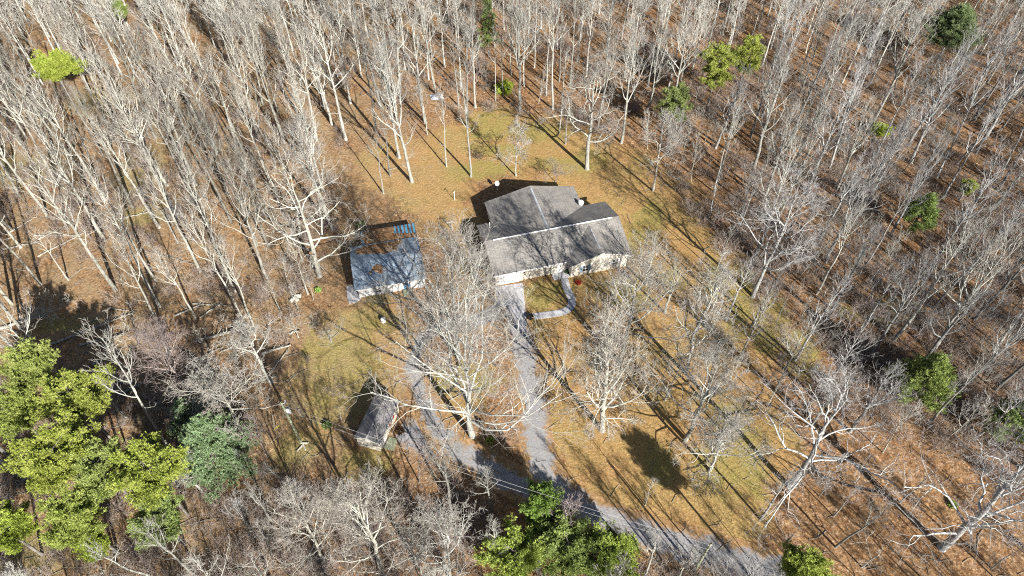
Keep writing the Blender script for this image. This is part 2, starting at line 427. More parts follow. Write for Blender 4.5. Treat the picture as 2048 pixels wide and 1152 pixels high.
L_ = [tuple(S[i, :2]+N_[i]*.62) for i in range(len(S))]; R_ = [tuple(S[i, :2]-N_[i]*.62) for i in range(len(S))]
flat('concrete_path', L_ + R_[::-1], M['concrete'], .06)
flat('concrete_pad', [P(*q)[:2] for q in ((693,574),(697,570),(707,571),(716,584),(722,598),(712,606),(699,607),(694,596))], M['concrete'], .055)

# ------------------------------------------------------------------ the house
def gable_roof(b, axis, c, half, zr, ze, a0, a1, th=.16):
    """roof slab: ridge along the other axis at c, eaves c-half and c+half"""
    prof = [(c-half, ze), (c, zr), (c+half, ze), (c+half, ze-th), (c, zr-th), (c-half, ze-th)]
    b.prism(prof, axis, a0, a1, [0, 0, 1, 1, 1, 1, 1])
def gable_wall(b, axis, c, half, zr, ze, a0, a1):
    b.prism([(c-half, -.2), (c-half, ze), (c, zr), (c+half, ze), (c+half, -.2)], axis, a0, a1)
house = empty('house', P(987, 553, 2.8)[:2] + (0,), math.radians(15))
tag(house, 'long cream house with grey shingle roof, front gable and rear wing in the clearing', 'house')
b = MB(); gable_wall(b, 'x', 6.15, 5.7, 4.50, 2.66, .35, 23.1); b.build('wall', M['siding'], house)
def cutwall():
    b = MB()
    # main front wall, garage step and porch back
    b.box(.34, 5.0, .32, .52, -.2, 2.62)
    b.build('garage_wall', M['siding'], house)
cutwall()
b = MB(); gable_wall(b, 'y', 17.95, 5.05, 4.36, 2.62, -1.05, 6.0); b.build('wall', M['siding'], house)
b = MB(); gable_wall(b, 'y', 11.04, 7.95, 4.52, 2.66, 8.0, 17.15); b.build('wall', M['siding'], house)
b = MB(); gable_roof(b, 'x', 6.1, 6.12, 4.86, 2.82, 0, 23.55); r_main = b.build('roof', [M['shingles'], M['white']], house)
b = MB(); gable_roof(b, 'y', 17.95, 5.48, 4.66, 2.83, -1.36, 5.9); r_front = b.build('roof', [M['shingles'], M['white']], house)
b = MB(); gable_roof(b, 'y', 11.04, 8.36, 4.83, 2.84, 6.2, 17.55); r_rear = b.build('roof', [M['shingles'], M['white']], house)
b = MB(); b.prism([(5.92, 4.84), (6.1, 4.93), (6.28, 4.84)], 'x', 1.5, 22.2); b.build('ridge_vent', M['white'], r_main)
b = MB(); b.prism([(10.86, 4.815), (11.04, 4.9), (11.22, 4.815)], 'y', 6.5, 17.0); b.build('ridge_vent', M['metal'], r_rear)
b = MB(); b.prism([(17.83, 4.65), (17.95, 4.72), (18.07, 4.65)], 'y', -.1, 4.4); b.build('ridge_vent', M['metal'], r_front)
b = MB(); b.lathe([(.09, 0), (.09, .15), (.05, .18), (.05, 1.25), (.07, 1.27), (.07, 1.36)], (1.95, 10.4), 10); o = b.build('vent_pipe', M['white'], r_main); o.location = (0, 0, 3.35)
b = MB(); b.tube([(0, -.08, 2.7), (12.4, -.08, 2.7)], .07, 6); b.build('gutter', M['white'], house)
def window(u, v, z, wd, h, parent, shut=None, face=-1, grid=2):
    b = MB(); f = .07
    b.box(u-wd/2-f, u+wd/2+f, v-.05, v+.02, z+h/2, z+h/2+f); b.box(u-wd/2-f, u+wd/2+f, v-.08, v+.02, z-h/2-f, z-h/2)
    b.box(u-wd/2-f, u-wd/2, v-.05, v+.02, z-h/2, z+h/2); b.box(u+wd/2, u+wd/2+f, v-.05, v+.02, z-h/2, z+h/2)
    b.box(u-wd/2, u+wd/2, v-.045, v+.02, z-.025, z+.025); b.box(u-.02, u+.02, v-.043, v+.02, z-h/2, z+h/2)
    w_ = b.build('window', M['white'], parent)
    b = MB(); b.box(u-wd/2, u+wd/2, v-.02, v+.01, z-h/2, z+h/2); b.build('pane', M['glass'], w_)
    if shut:
        for s in (-1, 1):
            b = MB(); x = u+s*(wd/2+f+.02+.2)
            b.box(x-.2, x+.2, v-.04, v+.01, z-h/2-.05, z+h/2+.05)
            for k in range(9):
                zz = z-h/2+h*(k+.5)/9; b.box(x-.15, x+.15, v-.06, v-.041, zz-.035, zz+.03)
            b.build('shutter', M[shut], w_)
    return w_
window(15.4, -1.052, 1.55, .95, 1.3, house, 'bluegrey')
window(20.6, -1.052, 1.6, .95, 1.25, house, 'white')
b = MB()
for k in range(5): b.box(.9, 4.5, .27, .318, .03+k*.43, .44+k*.43)
b.build('garage_door', M['white'], house, bevel=.012)
b = MB(); b.box(10.9, 11.85, .38, .446, .12, 2.2); b.box(11.0, 11.75, .36, .378, .3, 1.1); b.box(11.0, 11.75, .36, .378, 1.25, 2.05)
d_ = b.build('door', M['white'], house); b = MB(); b.box(11.7, 11.78, .32, .36, 1.05, 1.12); b.build('handle', M['metal'], d_)
b = MB(); b.box(10.0, 12.85, -1.0, .44, 0, .13); b.build('porch', M['concrete'], house, bevel=.01)
b = MB(); b.box(10.02, 10.14, -.22, -.10, .13, 2.66); b.box(9.98, 10.18, -.26, -.06, .13, .3); b.build('porch_post', M['white'], house)
b = MB(); b.lathe([(.05, 0), (.05, .12), (.11, .16), (.11, .34), (.03, .40)], (5.3, .30), 8); o = b.build('wall_lamp', M['dark'], house); o.location = (0, 0, 1.75)

def dish(name, loc, poleh, label, az, s=1.0):
    t = empty(name, loc, az); tag(t, label, 'satellite dish')
    b = MB(); b.tube([(0, 0, 0), (0, 0, poleh)], .035, 8); b.lathe([(.12, 0), (.12, .03)], (0, 0), 8); b.build('mast', M['white'], t)
    b = MB(); n = 20; k = 5
    for face, off in ((0, 0), (1, .02)):
        k0 = len(b.v)
        for j in range(k+1):
            r = .42*s*j/k
            for i in range(n):
                a = 2*math.pi*i/n; b.v.append((r*math.cos(a)*1.0, .12-(r*r)*.45*-1*-1-off+.0, r*math.sin(a)))
        for j in range(k):
            for i in range(n):
                q = (i+1) % n; f = (k0+j*n+i, k0+j*n+q, k0+(j+1)*n+q, k0+(j+1)*n+i)
                b.f.append(f if face == 0 else f[::-1]); b.mi.append(0)
    k0 = 0; k1 = (k+1)*n
    for i in range(n):
        q = (i+1) % n; b.f.append((k*n+i, k*n+q, k1+k*n+q, k1+k*n+i)); b.mi.append(0)
    d = b.build('reflector', M['white'], t); d.location = (0, 0, poleh+.12); d.rotation_euler = (math.radians(-35), 0, 0)
    b = MB(); b.tube([(0, .05, poleh-.05), (0, -.3, poleh+.05), (0, -.42, poleh+.32)], .02, 6); b.box(-.05, .05, -.47, -.37, poleh+.28, poleh+.40); b.build('feed_arm', M['metal'], t)
    return t
dx, dy, _ = P(1162, 411, 3.0)
dish('satellite_dish', (dx, dy, 3.02), .55, 'white satellite dish standing on the rear slope of the house roof', math.radians(-25), 1.15)
dx, dy, _ = P(994.5, 379, 0)
dish('satellite_dish', (dx, dy, 0), 1.35, 'white satellite dish on a ground pole in the shadow behind the house', math.radians(-25), 1.1)

# ------------------------------------------------------------------ long white shed with the lean-to
shed = empty('long_shed', P(720, 597), math.radians(13.3))
tag(shed, 'long white shed with leaf-strewn blue grey roof left of the house', 'shed')
b = MB(); gable_wall(b, 'x', 4.6, 4.4, 3.0, 2.08, 0, 10.75)
for v in b.v[:]: pass
b.build('wall', M['white'], shed)
b = MB(); gable_roof(b, 'x', 4.8, 4.95, 3.35, 2.22, -.5, 11.0, .13); rf = b.build('roof', [M['bluefelt'], M['white']], shed)
def patch(name, outline, zfun, m, parent, rng, th=.05):
    """a thin heap of leaves with a ragged outline lying on a slope"""
    b = MB(); n = len(outline); cx_ = sum(p[0] for p in outline)/n; cy_ = sum(p[1] for p in outline)/n
    pts = []
    for i in range(n):
        x0, y0 = outline[i]; x1, y1 = outline[(i+1) % n]
        for t in (0, .25, .5, .75):
            x = x0+(x1-x0)*t; y = y0+(y1-y0)*t; j = rng.uniform(-.1, .12)
            pts.append((x+(x-cx_)*j, y+(y-cy_)*j))
    k = len(pts); rings = [1, .8, .45, 0.02]
    for r_, h_ in zip(rings, (.006, th, th*1.5, th*1.7)):
        for x, y in pts:
            X, Y = cx_+(x-cx_)*r_, cy_+(y-cy_)*r_
            b.v.append((X, Y, zfun(X, Y)+h_*rng.uniform(.7, 1.2)))
    for j in range(3):
        for i in range(k):
            q = (i+1) % k; b.f.append((j*k+i, j*k+q, (j+1)*k+q, (j+1)*k+i)); b.mi.append(0)
    return b.build(name, m, parent)
RG = random.Random(5)
zs = lambda X, Y: 3.35-1.13*abs(Y-4.8)/4.95+.003
patch('fallen_leaves', [(2.7,2.9),(3.0,3.6),(3.6,3.9),(4.3,3.6),(4.6,3.2),(4.3,2.7),(4.4,2.1),(3.8,2.0),(3.4,2.6)], zs, M['leafcover'], rf, RG)
patch('fallen_leaves', [(2.0,2.55),(2.4,2.9),(2.7,2.6),(2.3,2.3)], zs, M['leafcover'], rf, RG)
patch('fallen_leaves', [(.5,7.2),(.6,8.9),(3.5,9.6),(8.4,9.6),(7.8,8.0),(6.8,6.4),(5.0,6.1),(2.8,6.9)], zs, M['leafcover'], rf, RG)
b = MB(); b.prism([(9.76, 2.0), (13.6, 1.75), (13.6, 1.71), (9.76, 1.96)], 'x', 1.6, 10.9, [0, 1, 1, 1, 1]); lt = b.build('lean_to_roof', [M['stripes'], M['dark']], shed)
zl = lambda X, Y: 2.0-.25*(Y-9.76)/3.84+.003
patch('fallen_leaves', [(1.75,9.9),(1.75,13.5),(4.5,13.55),(7.4,13.5),(7.2,11.6),(8.2,11.1),(10.6,10.9),(10.8,9.9)], zl, M['leafcover'], lt, RG)
for x in (1.8, 4.8, 7.8, 10.7):
    b = MB(); b.box(x-.06, x+.06, 13.3, 13.42, -.1, 1.7); b.build('post', M['pole'], shed)
window(3.1, -.002, 1.25, .95, .9, shed)
b = MB(); b.box(7.3, 8.1, -.06, -.003, .5, 1.75); b.box(7.4, 8.0, -.075, -.061, .6, 1.65); b.build('door', M['blue'], shed)
st = MB()
for k in range(2): st.box(7.0, 8.5, -.9-.35*(1-k), -.07, .0+.18*k, .18+.18*k)
st.build('steps', M['pole'], shed)
b = MB(); b.box(9.6, 10.4, -.05, -.003, .1, 1.95); b.build('door', M['metal'], shed)

# ------------------------------------------------------------------ small shed
sh2 = empty('small_shed', P(708.5, 876, 2.3)[:2] + (0,), math.radians(-16.1))
tag(sh2, 'small white shed with ribbed grey roof and red window shutters near the utility pole', 'shed')
b = MB(); gable_wall(b, 'y', 1.8, 1.62, 3.0, 2.16, .15, 6.75); b.build('wall', M['siding'], sh2)
b = MB(); gable_roof(b, 'y', 1.8, 1.86, 3.22, 2.3, 0, 6.95, .11); b.build('roof', [M['corrug'], M['white']], sh2)
def side_window(v, z, wd, h):
    b = MB(); x = 3.42
    b.box(x, x+.06, v-wd/2-.07, v+wd/2+.07, z+h/2, z+h/2+.07); b.box(x, x+.09, v-wd/2-.07, v+wd/2+.07, z-h/2-.07, z-h/2)
    b.box(x, x+.06, v-wd/2-.07, v-wd/2, z-h/2, z+h/2); b.box(x, x+.06, v+wd/2, v+wd/2+.07, z-h/2, z+h/2); b.box(x, x+.05, v-wd/2, v+wd/2, z-.02, z+.02)
    w_ = b.build('window', M['white'], sh2)
    b = MB(); b.box(x, x+.03, v-wd/2, v+wd/2, z-h/2, z+h/2); b.build('pane', M['glass'], w_)
    for s in (-1, 1):
        b = MB(); c = v+s*(wd/2+.25); b.box(x, x+.05, c-.16, c+.16, z-h/2-.04, z+h/2+.04); b.build('shutter', M['red'], w_)
side_window(4.35, 1.5, .7, .8)
b = MB(); b.box(3.42, 3.48, 1.0, 2.1, .1, 2.05); b.box(3.481, 3.50, 1.1, 2.0, .2, 1.0); d_ = b.build('door', M['white'], sh2)
b = MB(); b.box(3.5, 3.56, 1.15, 1.2, 1.0, 1.12); b.build('handle', M['dark'], d_)
b = MB(); b.box(3.7, 5.0, .7, 2.5, -.02, .12); b.build('ramp', M['pole'], sh2)

# ------------------------------------------------------------------ utility pole, wires, guy wires
pb = P(602, 886); PH = 10.6
pole = empty('utility_pole', pb); tag(pole, 'tall wooden utility pole with a transformer, left of the small shed', 'utility pole')
b = MB(); b.tube([(0, 0, -.3), (0, 0, 3), (0, 0, 7), (0, 0, PH)], [.20, .18, .155, .13], 12); b.build('pole', M['pole'], pole)
b = MB(); b.lathe([(.05, 8.2), (.27, 8.25), (.29, 8.4), (.29, 9.15), (.25, 9.25), (.1, 9.3)], (.45, -.1), 14); tr = b.build('transformer', M['white'], pole, smooth=False)
for k in (-.1, .12):
    b = MB(); b.lathe([(.045, 9.28), (.045, 9.5), (.07, 9.52), (.04, 9.6)], (.45+k, -.1), 8); b.build('bushing', M['dark'], tr)
for zb in (8.5, 9.0):
    b = MB(); b.box(-.02, .2, -.05, .05, zb, zb+.1); b.build('bracket', M['metal'], pole)
b = MB(); b.tube([(0, 0, 10.2), (.35, .1, 10.35), (.5, .15, 10.7)], .05, 6); b.lathe([(.04, 10.7), (.09, 10.74), (.05, 10.8), (.09, 10.86), (.03, 10.95)], (.5, .15), 8); b.build('insulator', M['metal'], pole)
def sag(a, c, s, n=24):
    return [tuple(a[i]+(c[i]-a[i])*t/n-(s*4*(t/n)*(1-t/n) if i == 2 else 0) for i in range(3)) for t in range(n+1)]
top = (pb[0]+.1, pb[1], 9.9); low = (pb[0]+.1, pb[1], 8.6)
e1 = P(1420, 1090, 8.6); e2 = P(1420, 1100, 7.6)
b = MB(); b.tube(sag(top, e1, 1.1), .011, 4); tag(b.build('overhead_wire', M['wire']), 'upper thin wire strung from the utility pole over the small shed towards the road', 'wire')
b = MB(); b.tube(sag(low, e2, 1.1), .011, 4); tag(b.build('overhead_wire', M['wire']), 'lower thin wire strung from the utility pole over the small shed roof', 'wire')
def pole2():
    q = (e1[0], e1[1], 0)
    t = empty('utility_pole', q); tag(t, 'wooden utility pole among bare branches beside the gravel road', 'utility pole')
    b = MB(); b.tube([(0, 0, -.3), (0, 0, 4), (0, 0, 9.2)], [.17, .15, .11], 10); b.build('pole', M['pole'], t)
    b = MB(); b.tube([(-.25, 0, 8.6), (.25, 0, 8.6)], .05, 6); b.build('bracket', M['metal'], t)
pole2()
for (gx, gy, nm) in ((546.5, 862, 'left one'), (553, 858, 'right one')):
    gp = P(gx, gy)
    t = empty('guy_wire', gp); tag(t, f'yellow sleeved guy wire staked beside the utility pole, the {nm} of the two', 'guy wire', 'guy wires of the utility pole')
    d = (pb[0]-gp[0], pb[1]-gp[1], 8.0); L = math.sqrt(sum(x*x for x in d)); u = [x/L for x in d]
    b = MB(); b.tube([(0, 0, 0), d], .012, 4); b.build('cable', M['metal'], t)
    b = MB(); b.tube([tuple(x*.3 for x in u), tuple(x*2.6 for x in u)], .06, 6); b.build('sleeve', M['yellow'], t)

# ------------------------------------------------------------------ small yard things
def tpost(px, py, label, rz, bar):
    t = empty('clothesline_post', P(px, py), rz); tag(t, label, 'clothesline post')
    b = MB(); b.tube([(0, 0, -.1), (0, 0, 2.05)], .05, 8); b.build('post', M['white'], t)
    b = MB(); b.tube([(-bar, 0, 2.0), (bar, 0, 2.0)], .045, 8); b.build('crossbar', M['white'], t)
tpost(909.5, 400.5, 'thin white clothesline post standing alone on the leaves behind the house', 1.1, .35)
tpost(905, 461, 'white clothesline post with a wide crossbar near the left end of the house', .1, .9)
t = empty('well_cap', P(767, 643)); tag(t, 'small white well cover with a dark band on the lawn below the long shed', 'well cover')
b = MB(); b.lathe([(.38, 0), (.40, .1), (.40, .45)], (0, 0), 16); b.build('casing', M['white'], t, smooth=False)
b = MB(); b.lathe([(.41, .45), (.41, .55)], (0, 0), 16); b.build('band', M['dark'], t)
b = MB(); b.lathe([(.42, .55), (.40, .66), (.25, .76), (.02, .8)], (0, 0), 16); b.build('lid', M['white'], t)
t = empty('planter', P(1060, 636)); tag(t, 'round dark planter at the end of the concrete path', 'planter')
b = MB(); b.lathe([(.42, 0), (.55, .5), (.58, .52), (.50, .55), (.46, .42)], (0, 0), 16); b.build('pot', M['dark'], t)
b = MB(); b.lathe([(.46, .40), (.3, .47), (.02, .5)], (0, 0), 12); b.build('soil', M['dirt'], t)
t = empty('diamond_sign', P(975, 868), .7); tag(t, 'black diamond shaped sign on a thin post right of the big front tree', 'sign')
b = MB(); b.tube([(0, 0, -.1), (0, 0, 1.0)], .03, 6); b.build('post', M['metal'], t)
b = MB(); b.v = [(0,-.02,.7),(.5,-.02,1.35),(0,-.02,2.0),(-.5,-.02,1.35),(0,.02,.7),(.5,.02,1.35),(0,.02,2.0),(-.5,.02,1.35)]
b.f = [(0,1,2,3),(7,6,5,4),(0,4,5,1),(1,5,6,2),(2,6,7,3),(3,7,4,0)]; b.mi = [0]*6; b.build('panel', M['dark'], t)
def tarp():
    x0, y0, _ = P(874, 194); rng = np.random.default_rng(8)
    n = 22; V = []; F = []
    for j in range(n):
        for i in range(n):
            u, v = i/(n-1)*2-1, j/(n-1)*2-1; r = max(abs(u), abs(v))
            h = .5*(1-r**3)+.12*math.sin(u*7+v*3)*(1-r)+.08*math.sin(v*11)*(1-r)
            V.append((u*1.35+.15*math.sin(v*5), v*.95+.12*math.sin(u*6), max(h, 0)))
    for j in range(n-1):
        for i in range(n-1): k = j*n+i; F.append((k, k+1, k+n+1, k+n))
    o = link('covered_pile', mesh_np('covered_pile', V, F, True), M['tarp']); o.location = (x0, y0, 0); o.rotation_euler = (0, 0, .3)
    tag(o, 'crumpled grey tarp over a pile in the woods behind the house', 'tarp')
tarp()

# ------------------------------------------------------------------ trees
def unit(x, y, z):
    l = math.sqrt(x*x+y*y+z*z)+1e-9; return x/l, y/l, z/l
def around(d, inc, az):
    """direction d tilted by inc towards azimuth az about itself"""
    dx, dy, dz = d
    rx, ry, rz = (1, 0, 0) if abs(dz) > .8 else (0, 0, 1)
    ux, uy, uz = unit(dy*rz-dz*ry, dz*rx-dx*rz, dx*ry-dy*rx)
    vx, vy, vz = dy*uz-dz*uy, dz*ux-dx*uz, dx*uy-dy*ux
    s, c = math.sin(inc), math.cos(inc); a, b = math.cos(az)*s, math.sin(az)*s
    return unit(dx*c+ux*a+vx*b, dy*c+uy*a+vy*b, dz*c+uz*a+vz*b)
SEG = [10, 6, 4, 3, 2]
class Tree:
    def __init__(s, seed, gn=.12, up=.10, kids=(0, 7, 6, 4), inc=.75, ratio=.5, rmin=.017, rk=.55):
        s.r = random.Random(seed); s.out = {0: [], 1: [], 2: [], 3: [], 4: []}
        s.gn, s.up, s.kids, s.inc, s.ratio, s.rmin, s.rk = gn, up, kids, inc, ratio, rmin, rk
    def branch(s, p, d, L, r, lv, nk=None):
        R = s.r; n = SEG[lv]; pts = [p]; rad = [r]; dirs = [d]; st = L/n; g = s.gn*(1+.35*lv)
        re = max(s.rmin*.7, r*(.28 if lv < 4 else .5))
        for i in range(n):
            d = unit(d[0]+R.gauss(0, g), d[1]+R.gauss(0, g), d[2]+R.gauss(0, g)+s.up)
            p = (p[0]+d[0]*st, p[1]+d[1]*st, p[2]+d[2]*st); pts.append(p); dirs.append(d)
            rad.append(r+(re-r)*((i+1)/n)**.85)
        s.out[lv].append((pts, rad))
        if lv >= 4: return
        k = nk if nk is not None else s.kids[lv]; a0 = R.uniform(0, 6.28)
        for j in range(k):
            t = .22+.78*(j+R.uniform(.2, 1))/k; t = min(t, .98); q = t*n; i = int(q); f = q-i
            b = tuple(pts[i][m]+(pts[i+1][m]-pts[i][m])*f for m in range(3)); rr = rad[i]+(rad[i+1]-rad[i])*f
            dd = around(dirs[i+1], s.inc*R.uniform(.6, 1.25), a0+j*2.4+R.uniform(-.5, .5))
            s.branch(b, dd, L*s.ratio*(1.25-.7*t)*R.uniform(.7, 1.3), max(s.rmin, rr*s.rk), lv+1)
def polyline_trunk(T, h, r0, lean=(0, 0), n=10, wob=.012, top=.04, flare=1.45):
    R = T.r; pts = []; rad = []; x = y = 0
    for i in range(n+1):
        t = i/n; pts.append((x+lean[0]*h*t, y+lean[1]*h*t, h*t-.25*(i == 0)))
        rad.append(max(top, r0*(1-t*.86)) * (flare if i == 0 else 1))
        x += R.gauss(0, wob*h/n*3); y += R.gauss(0, wob*h/n*3)
    pts.insert(1, tuple(pts[0][k]+(pts[1][k]-pts[0][k])*.18 for k in range(3))); rad.insert(1, r0*1.02)
    return pts, rad
def on(pts, rad, t):
    q = t*(len(pts)-1); i = min(int(q), len(pts)-2); f = q-i
    return tuple(pts[i][m]+(pts[i+1][m]-pts[i][m])*f for m in range(3)), rad[i]+(rad[i+1]-rad[i])*f
def forest_tree(seed, h=24, r0=.26, nl=17, first=.45, spread=.24, kids=(0, 5, 4, 2), rmin=.0175, fork=None):
    T = Tree(seed, .10, .17, kids, .66, .55, rmin); R = T.r
    tp, tr = polyline_trunk(T, h*.96, r0, (R.uniform(-.02, .02), R.uniform(-.02, .02)))
    T.out[0].append((tp, tr)); a0 = R.uniform(0, 6)
    if fork is None: fork = R.random() < .45
    if fork:
        t = R.uniform(.42, .6); p, rr = on(tp, tr, t); d = around((0, 0, 1), R.uniform(.25, .4), R.uniform(0, 6.28))
        T.branch(p, d, h*(1-t)*.8, rr*.72, 1, 11)
    for i in range(nl):
        u = (i+R.uniform(0, .8))/nl; t = first+(.985-first)*u; p, rr = on(tp, tr, t)
        d = around((0, 0, 1), (.92-.5*u)*R.uniform(.7, 1.15), a0+i*2.4+R.uniform(-.5, .5))
        T.branch(p, d, h*spread*(1.15-.62*u)*R.uniform(.65, 1.25), min(rr*.62, .135*h/24), 1)
    for i in range(R.randint(2, 5)):
        t = R.uniform(.2, first); p, rr = on(tp, tr, t)
        T.branch(p, around((0, 0, 1), R.uniform(1.1, 1.6), R.uniform(0, 6.28)), h*R.uniform(.04, .10), .04, 2, 3)
    return T
def oak_tree(seed, h=22, r0=.42, split=.28, limbs=6, spread=.42, gn=.2, kids=(0, 9, 7, 5), lead=True, rmin=.018, inc=(.55, 1.15), up=.06, skirt=0):
    T = Tree(seed, gn, up, kids, .85, .5, rmin, .58); R = T.r
    tp, tr = polyline_trunk(T, h*(.93 if lead else split+.12), r0, (R.uniform(-.02, .02), R.uniform(-.02, .02)), wob=.02, top=.05 if lead else r0*.5)
    T.out[0].append((tp, tr)); a0 = R.uniform(0, 6)
    n = limbs+(10 if lead else 0)
    for i in range(n):
        u = i/max(1, n-1); t = (split+(.97-split)*u) if lead else R.uniform(.72, .99); p, rr = on(tp, tr, t)
        d = around((0, 0, 1), (inc[1]+(inc[0]-inc[1])*u)*R.uniform(.85, 1.15), a0+i*2.4+R.uniform(-.4, .4))
        T.branch(p, d, h*spread*(1.15-.6*u)*R.uniform(.75, 1.2), min(rr*.58, r0*.38), 1)
    for i in range(skirt):
        t = R.uniform(split*.75, split*1.5); p, rr = on(tp, tr, t); up_ = T.up; T.up = -.10
        T.branch(p, around((0, 0, 1), R.uniform(1.3, 1.8), i*2.4), h*spread*R.uniform(.45, .75), rr*.3, 1); T.up = up_
    return T
def tree_meshes(T, name):
    tv, tf = tubes(T.out[0], 10)
    parts = [tubes(T.out[k], n) for k, n in ((1, 6), (2, 4), (3, 3), (4, 3)) if T.out[k]]
    nv = [len(v) for v, _ in parts]; k2 = sum(1 for k in (1, 2) if T.out[k]); fine = np.concatenate([np.full(m, 0. if i < k2 else 1.) for i, m in enumerate(nv)]).astype(np.float32)
    cv, cf = join_np(parts)
    a = mesh_np(name+'_trunk', tv, tf, True); a.materials.append(M['bark'])
    c = mesh_np(name+'_crown', cv, cf); c.materials.append(M['twigs']); at_ = c.attributes.new('fine', 'FLOAT', 'POINT'); at_.data.foreach_set('value', fine)
    return a, c
def place_tree(name, meshes, loc, sc3, rz, tint, tilt=(0, 0), parts=('trunk', 'crown')):
    t = bpy.data.objects.new(name, None); col.objects.link(t); t.empty_display_size = .5
    t.location = loc; t.scale = sc3; t.rotation_euler = (tilt[0], tilt[1], rz)
    for nm, me in zip(parts, meshes):
        o = bpy.data.objects.new(nm, me); col.objects.link(o); o.parent = t; o.color = tint
    return t

FOREST = [tree_meshes(forest_tree(100+i, 24, [.29, .24, .33, .28, .23][i % 5], [13, 11, 15, 11, 9][i % 5], [.45, .55, .38, .5, .6][i % 5], [.24, .19, .27, .21, .17][i % 5]), 'forest') for i in range(11)]
YOUNG = [tree_meshes(forest_tree(200+i, 11, .085, 11, [.3, .4, .25][i % 3], [.30, .24, .34][i % 3], (0, 4, 4, 3), .015, False), 'young') for i in range(6)]
rnd = random.Random(42)
items = []          # every tree: dict(obj, px, py, kind, desc)
def tint(kind='n', b_=None):
    b_ = b_ or rnd.choice((.55, .75, .9, 1.0, 1.0, 1.1))*rnd.uniform(.92, 1.08)
    if kind == 'w': return (.97*b_, .96*b_, .90*b_, 1)
    if kind == 'c': return (.90*b_, .92*b_, .96*b_, 1)
    if kind == 'p': return (.82*b_, .72*b_, .72*b_, 1)
    return (.92*b_, .93*b_, .90*b_, 1)

